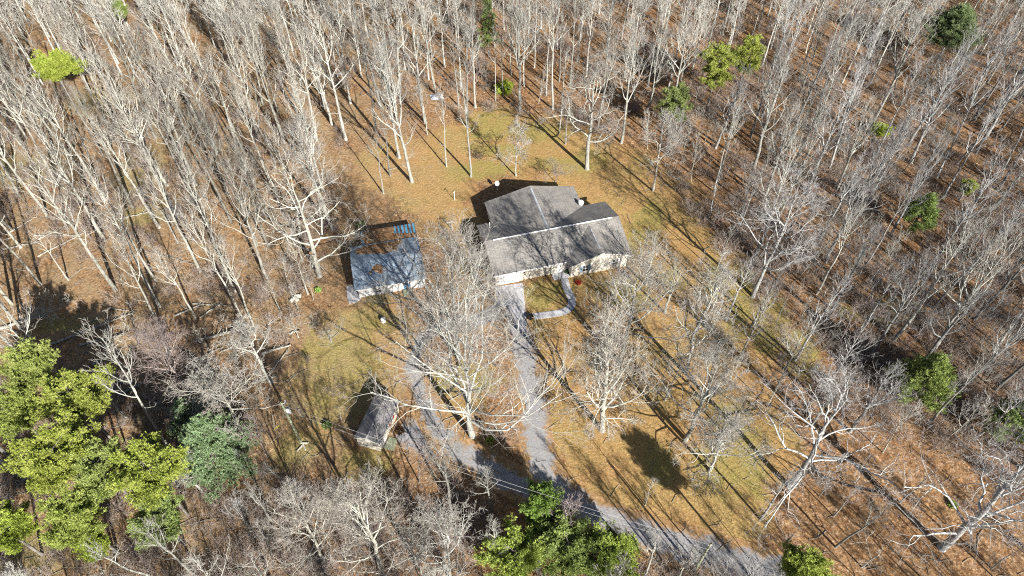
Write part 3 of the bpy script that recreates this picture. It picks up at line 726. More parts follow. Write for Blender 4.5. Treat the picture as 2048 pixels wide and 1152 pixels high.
# individually shaped trees: (px, py of the foot, height, builder, label)
HERO = [
 (945,872,24,dict(r0=.46,split=.30,limbs=9,spread=.60,gn=.13,kids=(0,9,7,4),inc=(.35,1.0),rmin=.015,up=.09,skirt=2),'huge pale wide-crowned bare tree standing inside the gravel loop, nearest the camera','n'),
 (918,716,25,dict(r0=.42,split=.22,limbs=10,spread=.46,gn=.12,kids=(0,9,7,4),inc=(.4,1.25),up=.08,rmin=.015,skirt=2),'tall dense bare tree between the long white shed and the garage drive','n'),
 (1204,860,23,dict(r0=.42,split=.26,limbs=9,spread=.36,gn=.10,kids=(0,9,7,4),inc=(.25,.95),up=.14,skirt=5),'fan shaped bare tree with hanging lower twigs right of the driveway','w'),
 (1240,725,21.5,dict(r0=.34,split=.36,limbs=8,spread=.40,gn=.14,kids=(0,9,7,4),inc=(.35,.95)),'pale bare tree with a bent trunk below the front gable of the house','n'),
 (1174,338,23,dict(r0=.42,split=.36,limbs=7,spread=.36,gn=.22,kids=(0,7,6,4),inc=(.35,1.2)),'big twisted bare tree with drooping arms behind the right end of the house','n'),
 (639,552,21,dict(r0=.46,split=.24,limbs=7,spread=.50,gn=.2,kids=(0,7,6,4),inc=(.5,1.15)),'large white barked tree with spreading limbs left of the long white shed','w'),
 (1506,593,23,dict(r0=.34,split=.34,limbs=5,spread=.42,gn=.2,kids=(0,7,6,4),inc=(.4,1.05)),'broad grey bare tree on the grass strip right of the house','c'),
 (1577,972,22,dict(r0=.42,split=.34,limbs=6,spread=.45,gn=.22,kids=(0,7,6,4),inc=(.4,1.15)),'massive grey bare tree whose thick trunk leans over the orange leaves at lower right','c'),
 (1883,1096,23,dict(r0=.48,split=.28,limbs=7,spread=.48,gn=.22,kids=(0,7,6,4),inc=(.4,1.2)),'massive dark trunked bare tree nearest the lower right corner of the photo','c'),
 (1371,879,20,dict(r0=.34,split=.40,limbs=6,spread=.36,gn=.2,kids=(0,8,7,4),inc=(.4,1.2)),'grey bare tree forking low right of the fan shaped tree','n'),
 (1419,941,13,dict(r0=.26,split=.38,limbs=6,spread=.42,gn=.22,kids=(0,9,7,4),inc=(.4,1.3),skirt=2),'short bare tree with a stout trunk on the lawn above the road','n'),
 (1370,745,23,dict(r0=.32,split=.30,limbs=8,spread=.34,gn=.12,kids=(0,8,6,4),inc=(.25,.9),up=.12),'dense fine-twigged bare tree between the house and the right hand woods','n'),
 (542,766,14,dict(r0=.34,split=.55,limbs=4,spread=.34,gn=.26,kids=(0,7,7,5),inc=(.4,1.1)),'crooked white topped tree beside the thick pale log, up from the utility pole','n'),
 (467,830,13,dict(r0=.26,split=.40,limbs=6,spread=.42,gn=.2,kids=(0,7,6,4),inc=(.5,1.2)),'bushy white bare tree just right of the blue green cedar','n'),
 (372,775,13,dict(r0=.20,split=.22,limbs=9,spread=.46,gn=.13,kids=(0,9,7,4),inc=(.35,1.1),rmin=.014),'fuzzy purple grey tree in the dark shade beside the fallen logs','p'),
 (663,684,5.2,dict(r0=.09,split=.22,limbs=7,spread=.50,gn=.14,kids=(0,7,6,4),inc=(.4,1.0),rmin=.011,lead=False),'small white ornamental tree on the lawn below the long shed','n'),
 (597,675,8,dict(r0=.12,split=.10,limbs=4,spread=.75,gn=.1,kids=(0,6,5,4),inc=(.12,.35),rmin=.013,lead=False),'small pale tree with V shaped stems at the edge of the woods','n'),
 (1111,364,6,dict(r0=.10,split=.2,limbs=7,spread=.62,gn=.14,kids=(0,8,6,4),inc=(.6,1.2),rmin=.011,lead=False),'small spreading purple grey tree touching the rear wing roof','p'),
 (1306,382,16,dict(r0=.22,split=.45,limbs=5,spread=.40,gn=.16,kids=(0,6,6,4),inc=(.3,.9)),'slim forked bare tree alone on the lawn up and right of the house','n'),
 (1032,352,13,dict(r0=.16,split=.30,limbs=6,spread=.28,gn=.12,kids=(0,7,6,4),inc=(.5,1.2)),'neat feathery bare tree directly behind the peak of the rear wing','n'),
 (1723,1134,7,dict(r0=.13,split=.35,limbs=3,spread=.55,gn=.2,kids=(0,4,4,3),inc=(.4,1.0),lead=False),'small crooked tree on the orange leaves below the massive trunks','n'),
 (899,1150,16,dict(r0=.24,split=.35,limbs=6,spread=.40,gn=.17,kids=(0,7,6,4),inc=(.3,.9)),'pale forked bare tree at the bottom edge left of the lime pines','n'),
 (763,1140,19,dict(r0=.32,split=.26,limbs=8,spread=.42,gn=.13,kids=(0,8,7,4),inc=(.2,.8),up=.1),'big fan of pale trunks at the bottom edge below the small shed','w'),
 (652,1125,18,dict(r0=.22,split=.34,limbs=6,spread=.36,gn=.14,kids=(0,7,6,4),inc=(.2,.8),up=.1),'pale leaning bare tree at the bottom edge, left of the big fan of trunks','w'),
 (486,862,12,dict(r0=.22,split=.55,limbs=4,spread=.60,gn=.2,kids=(0,8,6,4),inc=(.9,1.3)),'white limbed tree reaching over the blue green cedar','w'),
 (407,985,9,dict(r0=.2,split=.5,limbs=4,spread=.5,gn=.25,kids=(0,7,6,4),inc=(.7,1.3)),'gnarled pale tree at the lower edge of the blue green cedar','n'),
 (245,830,8,dict(r0=.16,split=.35,limbs=6,spread=.5,gn=.2,kids=(0,8,6,5),inc=(.5,1.1),rmin=.014),'low twiggy bare tree right of the topmost lime pine by the logs','n'),
]
# prominent forest trees by the foot of their trunks: (px, py, height, prototype)
TALL = [(824,364,27,2),(795,314,25,1),(799,316,24,3),(781,352,15,4),(767,387,13,9),(851,245,25,0),(855,270,12,4),(893,333,17,4),(942,353,22,3),(937,255,24,1),
 (1039,222,26,7),(1119,265,19,4),(1243,286,23,5),(1294,262,22,1),(1131,288,14,9),(991,201,16,4),(1007,194,15,9),(951,215,21,3),(917,212,17,4),(956,149,22,6),
 (1118,163,24,1),(1140,174,21,3),(1296,175,22,6),(1411,120,22,1),(1443,71,21,3),(1501,274,22,5),(1522,274,16,4),(1542,226,23,1),(1600,187,20,3),(1650,180,22,8),
 (1699,134,22,1),(1730,278,12,9),(1746,243,25,0),(1796,278,20,6),(1817,292,25,5),(1970,278,24,2),(1542,305,14,4),(1886,396,21,3),
 (82,569,25,4),(231,580,26,0),(137,560,12,4),(312,562,25,1),(444,515,26,8),(401,543,25,3),(462,444,25,4),(514,487,24,9),(536,493,23,4),(392,639,17,6),(484,635,23,1),
 (510,661,21,6),(24,609,23,0),(210,481,26,2),(271,545,9,4),(319,455,24,3),(356,486,15,9),(94,432,26,5),(42,495,22,4),(266,416,24,8),(627,600,6,9),(606,524,9,4),(616,588,13,4),
 (564,630,9,9),(428,718,8,9),(1501,656,15,3),(1551,780,17,8),(1737,715,21,5),(1707,689,19,3),(1865,703,24,7),(1921,776,23,2),(1520,1038,13,3),(1667,1033,9,4),
 (1671,1094,14,4),(1857,846,19,1),(1638,993,6,9),(1983,1137,8,9),(1949,877,14,6),(1534,814,9,9),(1692,571,12,4),(1730,602,11,9),(1633,588,20,6),(1574,526,17,3),
 (1773,588,9,4),(1431,543,11,9),(1553,644,9,9),(1535,769,8,4),(994,1122,12,3),(847,1150,13,6),(800,1064,8,3),(392,1151,15,1),(1440,347,20,9),(1470,470,16,6),(1640,480,20,8),
 (1700,440,21,5),(1780,470,20,2),(1850,560,22,0),(1950,640,22,5),(2010,560,21,3),(1990,780,20,8),(1420,430,10,9),(1080,1220,9,3),(1350,1170,12,6),(1290,1150,12,3),(1430,1175,11,4),(1390,1215,13,9),(1480,1195,12,6),
 (1452,640,14,8),(1476,720,16,2),(1405,800,15,5),(1330,625,12,7),(1292,570,11,2),(1450,870,12,8),(1620,850,14,5),(1590,720,18,2),(1650,780,17,8),(1700,862,15,7),(1765,905,10,4),(1800,1005,9,6),(1330,800,11,8),(1290,1010,8,4)]

CLEAR = [(600,690),(640,560),(690,440),(655,320),(760,270),(900,235),(1050,240),(1200,280),(1300,300),(1370,420),(1480,560),(1560,720),(1700,860),(1800,880),(2150,1010),(2150,1240),
         (1700,1260),(1560,1175),(1150,1075),(1010,1020),(900,960),(800,960),(700,985),(600,985),(540,930),(540,780)]
LOWD = [(0,500),(150,470),(330,520),(400,600),(560,660),(545,760),(420,760),(250,760),(0,720)]
def inside(poly, x, y):
    c = False; n = len(poly)
    for i in range(n):
        x0, y0 = poly[i]; x1, y1 = poly[(i+1) % n]
        if (y0 > y) != (y1 > y) and x < (x1-x0)*(y-y0)/(y1-y0)+x0: c = not c
    return c
taken = []
def free(x, y, d):
    return all((x-a)**2+(y-b)**2 > (d*e)**2 for a, b, e in taken)

for (px, py, h, kw, label, tn) in HERO:
    x, y, _ = P(px, py); T = oak_tree(int(px*7+py), h=h, **kw)
    ms = tree_meshes(T, 'hero'); t = place_tree('bare_tree', ms, (x, y, 0), (1, 1, 1), 2.3 if px == 945 else 0, tint(tn, rnd.uniform(.92, 1.1)), (rnd.uniform(-.03, .03), rnd.uniform(-.03, .03)))
    tag(t, label, 'tree'); taken.append((x, y, 1))
def ftree(px, py, h, k, tn, tilt=None):
    x, y, _ = P(px, py); s = h/24; wd = s*rnd.uniform(.85, 1.15)*(1 if h > 15 else 1.15)
    t = place_tree('bare_tree', FOREST[k], (x, y, 0), (wd, wd, s), rnd.uniform(0, 6.28), tint(tn), tilt or (rnd.gauss(0, .025), rnd.gauss(0, .025)))
    taken.append((x, y, 1)); items.append(dict(o=t, px=px, py=py, k='bare', h=h, x=x, y=y)); return t
def zone(px, py): return 'w' if px < 640 and py < 760 else ('c' if px > 1350 and rnd.random() < .6 else 'n')
for (px, py, h, k) in TALL: ftree(px, py, h, k, zone(px, py))

# evergreens: (px, py) of the crown's middle, its height above ground, crown radius, crown half height, kind, label
def conifer(seed, R_, hh, zc, dens=1.0, cedar=False):
    """trunk, limbs and tufts of needles; crown centred on zc"""
    r = np.random.default_rng(seed); rr = random.Random(seed)
    top = zc+hh
    trunk = [([(0, 0, -.3), (0, 0, .3), (.05, 0, zc*.6), (0, .05, zc), (0, 0, top-.3)], [.24, .19, .15, .11, .03])]
    limbs = []; C = []; D = []
    nl = int(50*dens*max(1, R_/2.6))
    for i in range(nl):
        u = (i+rr.random())/nl; z = zc-hh*.85+u*1.75*hh; az = i*2.4+rr.uniform(-.5, .5)
        q = (z-zc)/hh
        L = R_*max(.15, math.sqrt(max(0, 1-q*q*.92)))*rr.choice((.45, .7, .95, 1.15))*rr.uniform(.85, 1.15)
        if cedar: L = R_*max(.1, (1-(q+.85)/1.75)**.7)*rr.uniform(.75, 1.1)
        e = .12+.35*max(0, q); pts = []
        for k in range(4):
            t = k/3; pts.append((math.cos(az)*L*t, math.sin(az)*L*t, z-.5*L*e+L*t*e+.12*L*t*t+rr.uniform(-.06, .06)))
        limbs.append((pts, [.05, .035, .025, .012]))
        ns = int((11 if not cedar else 13)*max(.5, L/2.2))
        for k in range(ns):
            t = rr.uniform(.22, 1)**.75; p, _ = on(pts, [0]*4, t)
            a2 = az+rr.choice((-1, 1))*rr.uniform(.3, 1.3); sl_ = L*.32*rr.uniform(.3, 1)*(1.15-t*.6)
            q2 = (p[0]+math.cos(a2)*sl_, p[1]+math.sin(a2)*sl_, p[2]+sl_*rr.uniform(0, .45))
            limbs.append(([p, q2], [.016, .008]))
            for s_ in range(6):
                f = (s_+1)/6
                C.append([p[j]+(q2[j]-p[j])*f+rr.gauss(0, .23) for j in range(3)]); D.append(unit(math.cos(a2), math.sin(a2), .8+rr.random()))
    C = np.array(C); D = np.array(D); n = len(C); kb = 13
    Cb = np.repeat(C, kb, 0); Db = np.repeat(D, kb, 0)+r.normal(0, .62, (n*kb, 3)); Db /= np.linalg.norm(Db, axis=1)[:, None]
    ln = r.uniform(.16, .36, (n*kb, 1))*(.8 if cedar else 1.0); sd = np.cross(Db, r.normal(0, 1, (n*kb, 3))); sd /= np.linalg.norm(sd, axis=1)[:, None]
    wd = r.uniform(.014, .032, (n*kb, 1))
    V = np.stack([Cb-sd*wd*.5, Cb+sd*wd*.5, Cb+Db*ln+sd*wd, Cb+Db*ln*1.05-sd*wd], 1).reshape(-1, 3)
    F = np.arange(len(V)).reshape(-1, 4)
    tv, tf = tubes(trunk, 8); lv, lf = join_np([tubes([x for x in limbs if len(x[0]) == 4], 4), tubes([x for x in limbs if len(x[0]) == 2], 3)])
    a = mesh_np('trunk', tv, tf, True); a.materials.append(M['bark'])
    l = mesh_np('limbs', lv, lf); l.materials.append(M['bark'])
    c = mesh_np('needles', V, F); c.materials.append(M['cedar' if cedar else 'pine'])
    return a, l, c
EVER = [
 (108,138,19,3.4,1.3,0,'round lime green pine crown alone among the grey woods at upper left',(.9,.95,.5,1)),
 (152,134,16,1.4,.8,0,'small lime green pine tuft just right of the round pine at upper left',(.95,1.0,.7,1)),
 (237,20,13,1.6,1.5,0,'dim green pine top near the upper left corner behind bare trees',(.6,.7,.6,1)),
 (1435,135,11,3.2,4.4,0,'lime green pine with a bare pink trunk, left one of the upper right pair',(1.15,1.15,.85,1)),
 (1497,112,12,2.7,4.2,0,'lime green pine with a pale trunk, right one of the upper right pair',(1.15,1.15,.8,1)),
 (1350,208,8,2.9,3.6,0,'pale green pine below and left of the upper right pair of pines',(.8,.85,.95,1)),
 (976,40,9,2.5,6.4,1,'dark green evergreen column at the top edge above the house',(1.25,1.25,.8,1)),
 (1912,50,10,6.8,4.4,1,'wide hazy dark green evergreen near the upper right corner',(1.1,1.1,.9,1)),
 (1845,420,6,3.2,3.6,1,'dark green evergreen half hidden in the woods at right',(1.2,1.25,.7,1)),
 (1858,750,6,4.4,4.2,1,'round bushy green cedar standing clear in the woods at right',(1.5,1.45,.8,1)),
 (2040,830,6,3.4,4.4,1,'dark green cedar cut off by the right edge of the photo',(1.3,1.3,.9,1)),
 (1935,375,3,1.0,1.0,1,'small dark green shrub in the right hand woods, topmost of two',(1.1,1.1,.8,1)),
 (1606,1140,11.2,2.3,2.4,0,'lime green young pine beside the road at the bottom right',(1,1.05,.7,1)),
 (60,735,12,3.2,1.9,0,'lime green pine at the edge of the log tangle, topmost of the grove',(1,1.02,.9,1)),
 (152,800,12,4.0,2.4,0,'broad lime green pine just right of centre at the top of the grove',(1.05,1.05,.75,1)),
 (28,825,11,3.1,2.3,0,'lime green pine at the left edge, uppermost of those touching it',(.95,1,.8,1)),
 (115,915,13,4.2,2.6,0,'bright lime pine in the heart of the grove at lower left',(1.05,1.05,.7,1)),
 (205,940,12,3.2,2.5,0,'pale lime pine right of the heart of the grove',(.95,1,.95,1)),
 (300,945,12,3.5,3.0,0,'bright lime pine on the right side of the grove beside the cedar',(1.05,1.08,.7,1)),
 (150,1035,11,3.0,2.2,0,'lime pine at the lower edge of the grove above the bottom left corner',(1.0,1.05,.8,1)),
 (320,1040,8,2.8,2.2,0,'dull green pine at the lower right end of the grove',(.75,.85,.85,1)),
 (12,1060,8,2.6,2.2,0,'lime pine at the left edge nearest the bottom left corner',(1,1.1,.6,1)),
 (188,1092,6,1.4,1.4,0,'tiny lime pine below the grove near the bottom edge',(1,1.1,.6,1)),
 (420,885,7,5.4,5.6,1,'large blue green cedar right of the lime pine grove',(1.05,1.15,1.05,1)),
 (375,830,5,3.0,3.2,1,'smaller blue green cedar tucked behind the large one',(1.05,1.15,1.1,1)),
 (1086,1015,4.2,2.4,3.7,0,'spiky bright green pine at the bend of the driveway',(.85,1.1,.8,1)),
 (1030,1115,4.5,3.3,2.6,0,'lime pine leftmost along the bottom edge below the driveway bend',(1,1.1,.75,1)),
 (1135,1100,4.5,3.6,2.8,0,'dull green pine between the two lime pines below the driveway bend',(.85,.95,.9,1)),
 (1220,1112,4.3,3.0,2.4,0,'lime pine nearest the road below the driveway bend',(1,1.12,.75,1)),
 (1010,178,1,1.6,.9,1,'low dark green shrub in the woods behind the house',(1.3,1.4,.6,1)),
 (1760,262,1,1.6,.8,1,'low green shrub beside a dark forked trunk in the right hand woods',(1.3,1.4,.6,1)),
]
for i, (px, py, zc, R_, hh, ced, label, tn) in enumerate(EVER):
    x, y, _ = P(px, py, zc); ms = conifer(900+i, R_, hh, zc, 1.0, bool(ced) and hh > 1.2)
    low_ = zc <= 3
    t = place_tree('evergreen_shrub' if low_ else ('cedar_tree' if ced else 'pine_tree'), ms, (x, y, 0), (1, 1, 1), rnd.uniform(0, 6), tn, (0, 0), ('trunk', 'limb_framework', 'needles'))
    for ch in t.children:
        if not ch.name.startswith('needles'): ch.color = (.62, .58, .56, 1)
    tag(t, label, 'shrub' if low_ else 'tree'); taken.append((x, y, .8))

# the woods: random feet between the placed ones
XW = lambda py: 1
cand = []
tries = 0
while tries < 16000:
    tries += 1
    x = rnd.uniform(-165, 165); y = rnd.uniform(6, 205)
    px, py = proj(x, y, 0)
    if inside(CLEAR, px, py): continue
    if inside(LOWD, px, py) and rnd.random() < .93: continue
    if px < 420 and 720 < py < 1130 and rnd.random() < .75: continue
    if 1290 < px < 1700 and py > 1080: 
        if rnd.random() < .8: continue
    if not free(x, y, 5.3): continue
    taken.append((x, y, 1)); cand.append((x, y, px, py))
OPEN = [(105,136,34,0),(1435,135,38,0),(1497,112,32,0),(1350,208,34,0),(976,40,24,0),(1912,50,46,0),(1845,420,34,0),(1858,755,56,0),(752,850,62,0),(775,530,75,0),
        (585,840,42,0),(120,665,125,.15),(640,450,80,.2),(874,190,22,0),(1600,1120,50,0),(420,890,75,.1),(430,690,90,.25),(160,900,110,.1)]
def hides(x, y, h):
    for t in (.45, .6, .75, .9, 1.0):
        a, b_ = proj(x, y, h*t)
        for px, py, rr, keep_ in OPEN:
            if (a-px)**2+(b_-py)**2 < rr*rr: return keep_ == 0 or rnd.random() > keep_
    return False
def seen(x, y, h):
    p0 = proj(x, y, 0); p1 = proj(x, y, h)
    return max(p0[0], p1[0]) > -40 and min(p0[0], p1[0]) < 2090 and max(p0[1], p1[1]) > 0 and min(p0[1], p1[1]) < 1152 and min(p0[1], p1[1]) < 1130
vis = []; rest = []
for (x, y, px, py) in cand:
    h = rnd.uniform(20, 26) if px < 900 else rnd.uniform(17, 24)
    if py > 1000: h = rnd.uniform(11, 17)
    if hides(x, y, h): continue
    (vis if seen(x, y, h) and y > 20 else rest).append((x, y, px, py, h))
vis.sort(key=lambda q: q[1])
NB = 300-len(HERO)-len(TALL)
print('forest trees seen', len(vis), 'out of view', len(rest), 'slots', NB)
far = vis[NB:]; vis = vis[:NB]
for (x, y, px, py, h) in vis:
    if py > 1140: h = min(h, 13)
    while py > 930 and 500 < px < 1000 and h > 6 and proj(x, y, h)[1] < 905: h *= .93
    s = h/24; wd = s*rnd.uniform(.85, 1.2)*(1 if h > 15 else 1.15); k = rnd.randrange(len(FOREST))
    t = place_tree('bare_tree', FOREST[k], (x, y, 0), (wd, wd, s), rnd.uniform(0, 6.28), tint(zone(px, py)), (rnd.gauss(0, .055), rnd.gauss(0, .055)))
    items.append(dict(o=t, px=px, py=py, k='bare', h=h, x=x, y=y))
# the rest of the woods as one object
def lite(seed):
    T = forest_tree(seed, 24, .24, 14, .45, .24, (0, 6, 5, 2), .024)
    return join_np([tubes(T.out[0], 6)]+[tubes(T.out[k], n) for k, n in ((1, 4), (2, 3), (3, 3), (4, 3)) if T.out[k]])
LITE = [lite(300+i) for i in range(4)]
parts = []
for (x, y, px, py, h) in far+rest:
    if py > 1500 and y < 6: continue
    V, F = LITE[rnd.randrange(4)]; a = rnd.uniform(0, 6.28); c, s = math.cos(a), math.sin(a); q = h/24
    parts.append((np.stack([(V[:, 0]*c-V[:, 1]*s)*q+x, (V[:, 0]*s+V[:, 1]*c)*q+y, V[:, 2]*q], -1), F))
print('woods', len(parts), 'trees,', sum(len(f) for _, f in parts), 'faces')
o = link('woods', mesh_np('woods', *join_np(parts)), M['twigs'], None, (.95, .93, .9, 1)); o['kind'] = 'stuff'
tag(o, 'bare grey woods closing in around the far edges of the property', 'woods')

# young trees and brush under the canopy
ny = 0; tries = 0
while ny < 215 and tries < 20000:
    tries += 1
    px = rnd.uniform(-20, 2070); py = rnd.uniform(10, 1260); x, y, _ = P(px, py)
    if px < 1250 and rnd.random() < .4: continue
    if rnd.random() > (.35+.65*min(1, y/110)) and px < 1200: continue
    if inside(CLEAR, px, py) or (px < 420 and 720 < py < 1130) or inside(LOWD, px, py): continue
    if not free(x, y, 2.3): continue
    taken.append((x, y, .8)); h = rnd.uniform(5, 12); s = h/11
    t = place_tree('young_tree', YOUNG[rnd.randrange(6)], (x, y, 0), (s*1.1, s*1.1, s), rnd.uniform(0, 6.28), tint(rnd.choice('pncn')), (rnd.gauss(0, .08), rnd.gauss(0, .08)))
    items.append(dict(o=t, px=px, py=py, k='young', h=h, x=x, y=y)); ny += 1

def brush():
    rng = np.random.default_rng(12); protos = []
    for s_ in range(5):
        r = random.Random(s_+70); segs = []
        for i in range(26):
            a = r.uniform(0, 6.28); inc = r.uniform(.1, 1.1); L = r.uniform(.7, 2.2)
            p = (r.gauss(0, .35), r.gauss(0, .35), 0); d = (math.cos(a)*math.sin(inc), math.sin(a)*math.sin(inc), math.cos(inc))
            q = tuple(p[k]+d[k]*L for k in range(3)); segs.append(([p, q], [.013, .006]))
            for j in range(5):
                t = r.uniform(.3, 1); b_ = tuple(p[k]+(q[k]-p[k])*t for k in range(3)); d2 = around(unit(*d), r.uniform(.4, 1.1), r.uniform(0, 6.28)); l2 = L*r.uniform(.2, .45)
                segs.append(([b_, tuple(b_[k]+d2[k]*l2 for k in range(3))], [.010, .005]))
        protos.append(tubes(segs, 3))
    parts = []; n = 0; tr = 0
    while n < 2200 and tr < 40000:
        tr += 1; px = rnd.uniform(-30, 2080); py = rnd.uniform(-10, 1190); x, y, _ = P(px, py)
        if inside(CLEAR, px, py) or (inside(LOWD, px, py) and rnd.random() < .85): continue
        if px < 1250 and rnd.random() < .35: continue
        if rnd.random() > (.25+.9*(.5+.5*math.sin(x*.11+1)*math.sin(y*.13))): continue
        V, F = protos[rnd.randrange(5)]; a = rnd.uniform(0, 6.28); c, s = math.cos(a), math.sin(a); q = rnd.uniform(.6, 1.7)
        parts.append((np.stack([(V[:, 0]*c-V[:, 1]*s)*q+x, (V[:, 0]*s+V[:, 1]*c)*q+y, V[:, 2]*q], -1), F)); n += 1
    o = link('underbrush', mesh_np('underbrush', *join_np(parts)), M['twigs'], None, (.72, .60, .56, 1)); o['kind'] = 'stuff'
    tag(o, 'low purple grey twiggy undergrowth covering the leafy forest floor', 'undergrowth')
brush()
def sticks():
    r = random.Random(77); segs = []; n = 0
    while n < 2600:
        px = r.uniform(-20, 2070); py = r.uniform(0, 1160)
        if inside(CLEAR, px, py) and r.random() < .72: continue
        x, y, _ = P(px, py); a = r.uniform(0, 6.28) if r.random() < .5 else r.gauss(.5, .4); L = r.uniform(.4, 2.6)*(2 if r.random() < .06 else 1); rr = L*.012+.012
        c, s_ = math.cos(a), math.sin(a); k = r.gauss(0, .12)*L
        segs.append(([(x, y, .05), (x+c*L*.5-s_*k, y+s_*L*.5+c*k, .09), (x+c*L, y+s_*L, .07)], [rr, rr*.8, rr*.3])); n += 1
        for j in range(r.randint(0, 3)):
            t = r.uniform(.3, .9); b_ = a+r.choice((-1, 1))*r.uniform(.4, .9); l2 = L*r.uniform(.2, .5); q = (x+c*L*t, y+s_*L*t, .08)
            segs.append(([q, (q[0]+math.cos(b_)*l2*.5, q[1]+math.sin(b_)*l2*.5, .12), (q[0]+math.cos(b_)*l2, q[1]+math.sin(b_)*l2, .1)], [rr*.5, rr*.35, rr*.2]))
    o = link('fallen_twigs', mesh_np('fallen_twigs', *tubes(segs, 4)), M['bark'], None, (.9, .85, .78, 1)); o['kind'] = 'stuff'
    tag(o, 'fallen sticks and twigs strewn over the leaf litter', 'sticks')
sticks()

# ------------------------------------------------------------------ fallen logs
LOGS = [
 (0,659,100,633,.26,1,'long pale fallen trunk with a branchy top at the top of the log tangle'),
 (24,720,268,628,.24,0,'longest fallen trunk, running from the grove up through the dark shade'),
 (160,692,258,672,.18,1,'grey fallen trunk with snapped limbs inside the dark shade'),
 (186,732,238,690,.17,0,'short grey fallen trunk below the snapped one in the dark shade'),
 (245,788,345,742,.20,0,'fallen trunk pointing at the low twiggy tree right of the grove'),
 (350,632,408,610,.17,0,'pale fallen trunk just left of the crossed dark logs'),
 (400,636,444,608,.14,0,'dark fallen log leaning across the woods floor near the bent trunk'),
 (386,608,462,614,.13,0,'thin fallen log lying level below the brush pile'),
 (396,684,494,662,.24,1,'mossy fallen trunk with dark stubs left of the crooked white topped tree'),
 (524,710,583,692,.26,0,'thick white sawn log ending at the lawn edge'),
 (541,746,577,700,.15,0,'straight slim log slanting from the thick white log'),
 (504,768,553,754,.20,0,'short fallen log at the foot of the crooked white topped tree'),
 (410,712,446,696,.13,0,'short pale log below the mossy trunk'),
 (440,706,495,680,.12,0,'thin pale log between the mossy trunk and the thick white log'),
 (0,501,80,485,.17,0,'pale fallen trunk at the left edge under the tall trees, lower one'),
 (18,467,74,435,.13,0,'pale fallen trunk at the left edge under the tall trees, upper one'),
 (77,480,133,453,.13,0,'slim fallen pole in the left woods pointing up right, upper of two'),
 (75,514,171,467,.14,0,'slim fallen pole in the left woods pointing up right, lower of two'),
 (68,472,150,472,.10,0,'thin level stick between the two slanting fallen poles'),
 (241,438,316,422,.14,0,'bright fallen pole beside the green moss patch in the left woods'),
 (275,499,397,532,.10,0,'long thin fallen stem crossing the tall left hand trunks'),
 (66,838,95,806,.22,0,'pale log showing in the gap between the grove pines'),
 (0,922,58,962,.26,1,'thick pale fallen trunk at the left edge beside the grove'),
 (286,790,342,828,.20,1,'fallen top lying between the grove and the blue green cedar'),
 (580,668,600,664,.16,0,'small sawn log at the foot of the V shaped tree'),
 (215,616,275,626,.10,0,'bent dead stem lying right of the branchy fallen top'),
 (1745,700,1775,660,.14,0,'short fallen log in the right hand woods'),
 (1540,262,1572,275,.14,0,'pale broken logs on the leaves below the upper right pines'),
 (1725,283,1790,278,.15,0,'fallen trunk beside the dark forked trunk at upper right'),
]
for i, (x0, y0, x1, y1, r, br, label) in enumerate(LOGS):
    a = P(x0, y0); c = P(x1, y1); R = random.Random(i); L = math.dist(a, c); ang = math.atan2(c[1]-a[1], c[0]-a[0])
    T = Tree(i+50, .16, .02, (0, 5, 4, 3), .7, .5, .016); n = 9
    pts = [(L*k/n, R.gauss(0, .06), r*.9+(.5*(k/n) if br else .12*k/n)) for k in range(n+1)]; rad = [r*(1-.6*k/n) for k in range(n+1)]
    V, F = tubes([(pts, rad)], 10)
    t = empty('fallen_log', (a[0], a[1], 0), ang); tag(t, label, 'log')
    k0 = len(V); caps = MB(); caps.v = [tuple(q) for q in V.tolist()]; caps.f = [tuple(f) for f in F.tolist()]+[tuple(range(10)), tuple(range(k0-10, k0))]; caps.mi = [0]*len(caps.f)
    o = caps.build('trunk', M['bark'], t, smooth=False); o.color = (1.05, 1.02, .95, 1)
    for k in range(12 if br else 3):
        u = R.uniform(.35, 1); p, rr = on(pts, rad, u); d = around((1, 0, .1), R.uniform(.3, .9), R.uniform(0, 3.14) - (0 if R.random() < .7 else .6))
        if d[2] < -.05: d = (d[0], d[1], -d[2])
        T.branch(p, d, R.uniform(.8, 5.5 if br else 1.6), rr*.4, 1 if br else 3)
    ps = [tubes(T.out[k], s_) for k, s_ in ((1, 5), (2, 4), (3, 3), (4, 3)) if T.out[k]]
    o = link('branches', mesh_np('branches', *join_np(ps)), M['twigs'], t); o.color = (1.05, 1.02, .96, 1)

# wood pieces, stump, little bushes
def bush(px, py, rad_, m, label, cat, seed, tn=(1, 1, 1, 1), name='bush', hh=None):
    x, y, _ = P(px, py); r = np.random.default_rng(seed); n = 420; t = empty(name, (x, y, 0)); tag(t, label, cat)
    d = r.normal(0, 1, (n, 3)); d[:, 2] = np.abs(d[:, 2]); d /= np.linalg.norm(d, axis=1)[:, None]
    C = d*(r.uniform(.45, 1, (n, 1))**.6)*np.array([rad_, rad_, (hh or rad_)]); sd = np.cross(d, r.normal(0, 1, (n, 3))); sd /= np.linalg.norm(sd, axis=1)[:, None]
    D = d+r.normal(0, .5, (n, 3)); l = .16; wd = .05
    V = np.stack([C-sd*wd, C+sd*wd, C+D*l+sd*wd*.6, C+D*l-sd*wd*.6], 1).reshape(-1, 3)
    o = link('leaves', mesh_np('leaves', V, np.arange(len(V)).reshape(-1, 4)), m, t); o.color = tn
    segs = [([(0, 0, -.05), tuple(c*.9)], [.02, .008]) for c in C[:40]]
    o = link('stems', mesh_np('stems', *tubes(segs, 3)), M['twigs'], t); o.color = (.6, .5, .45, 1)
bush(1156, 566, .42, M['rust_leaf'], 'small red leaved bush below the left window of the front gable', 'bush', 1)
bush(1252, 550, .45, M['rust_leaf'], 'small red leaved bush near the right corner of the house', 'bush', 2)
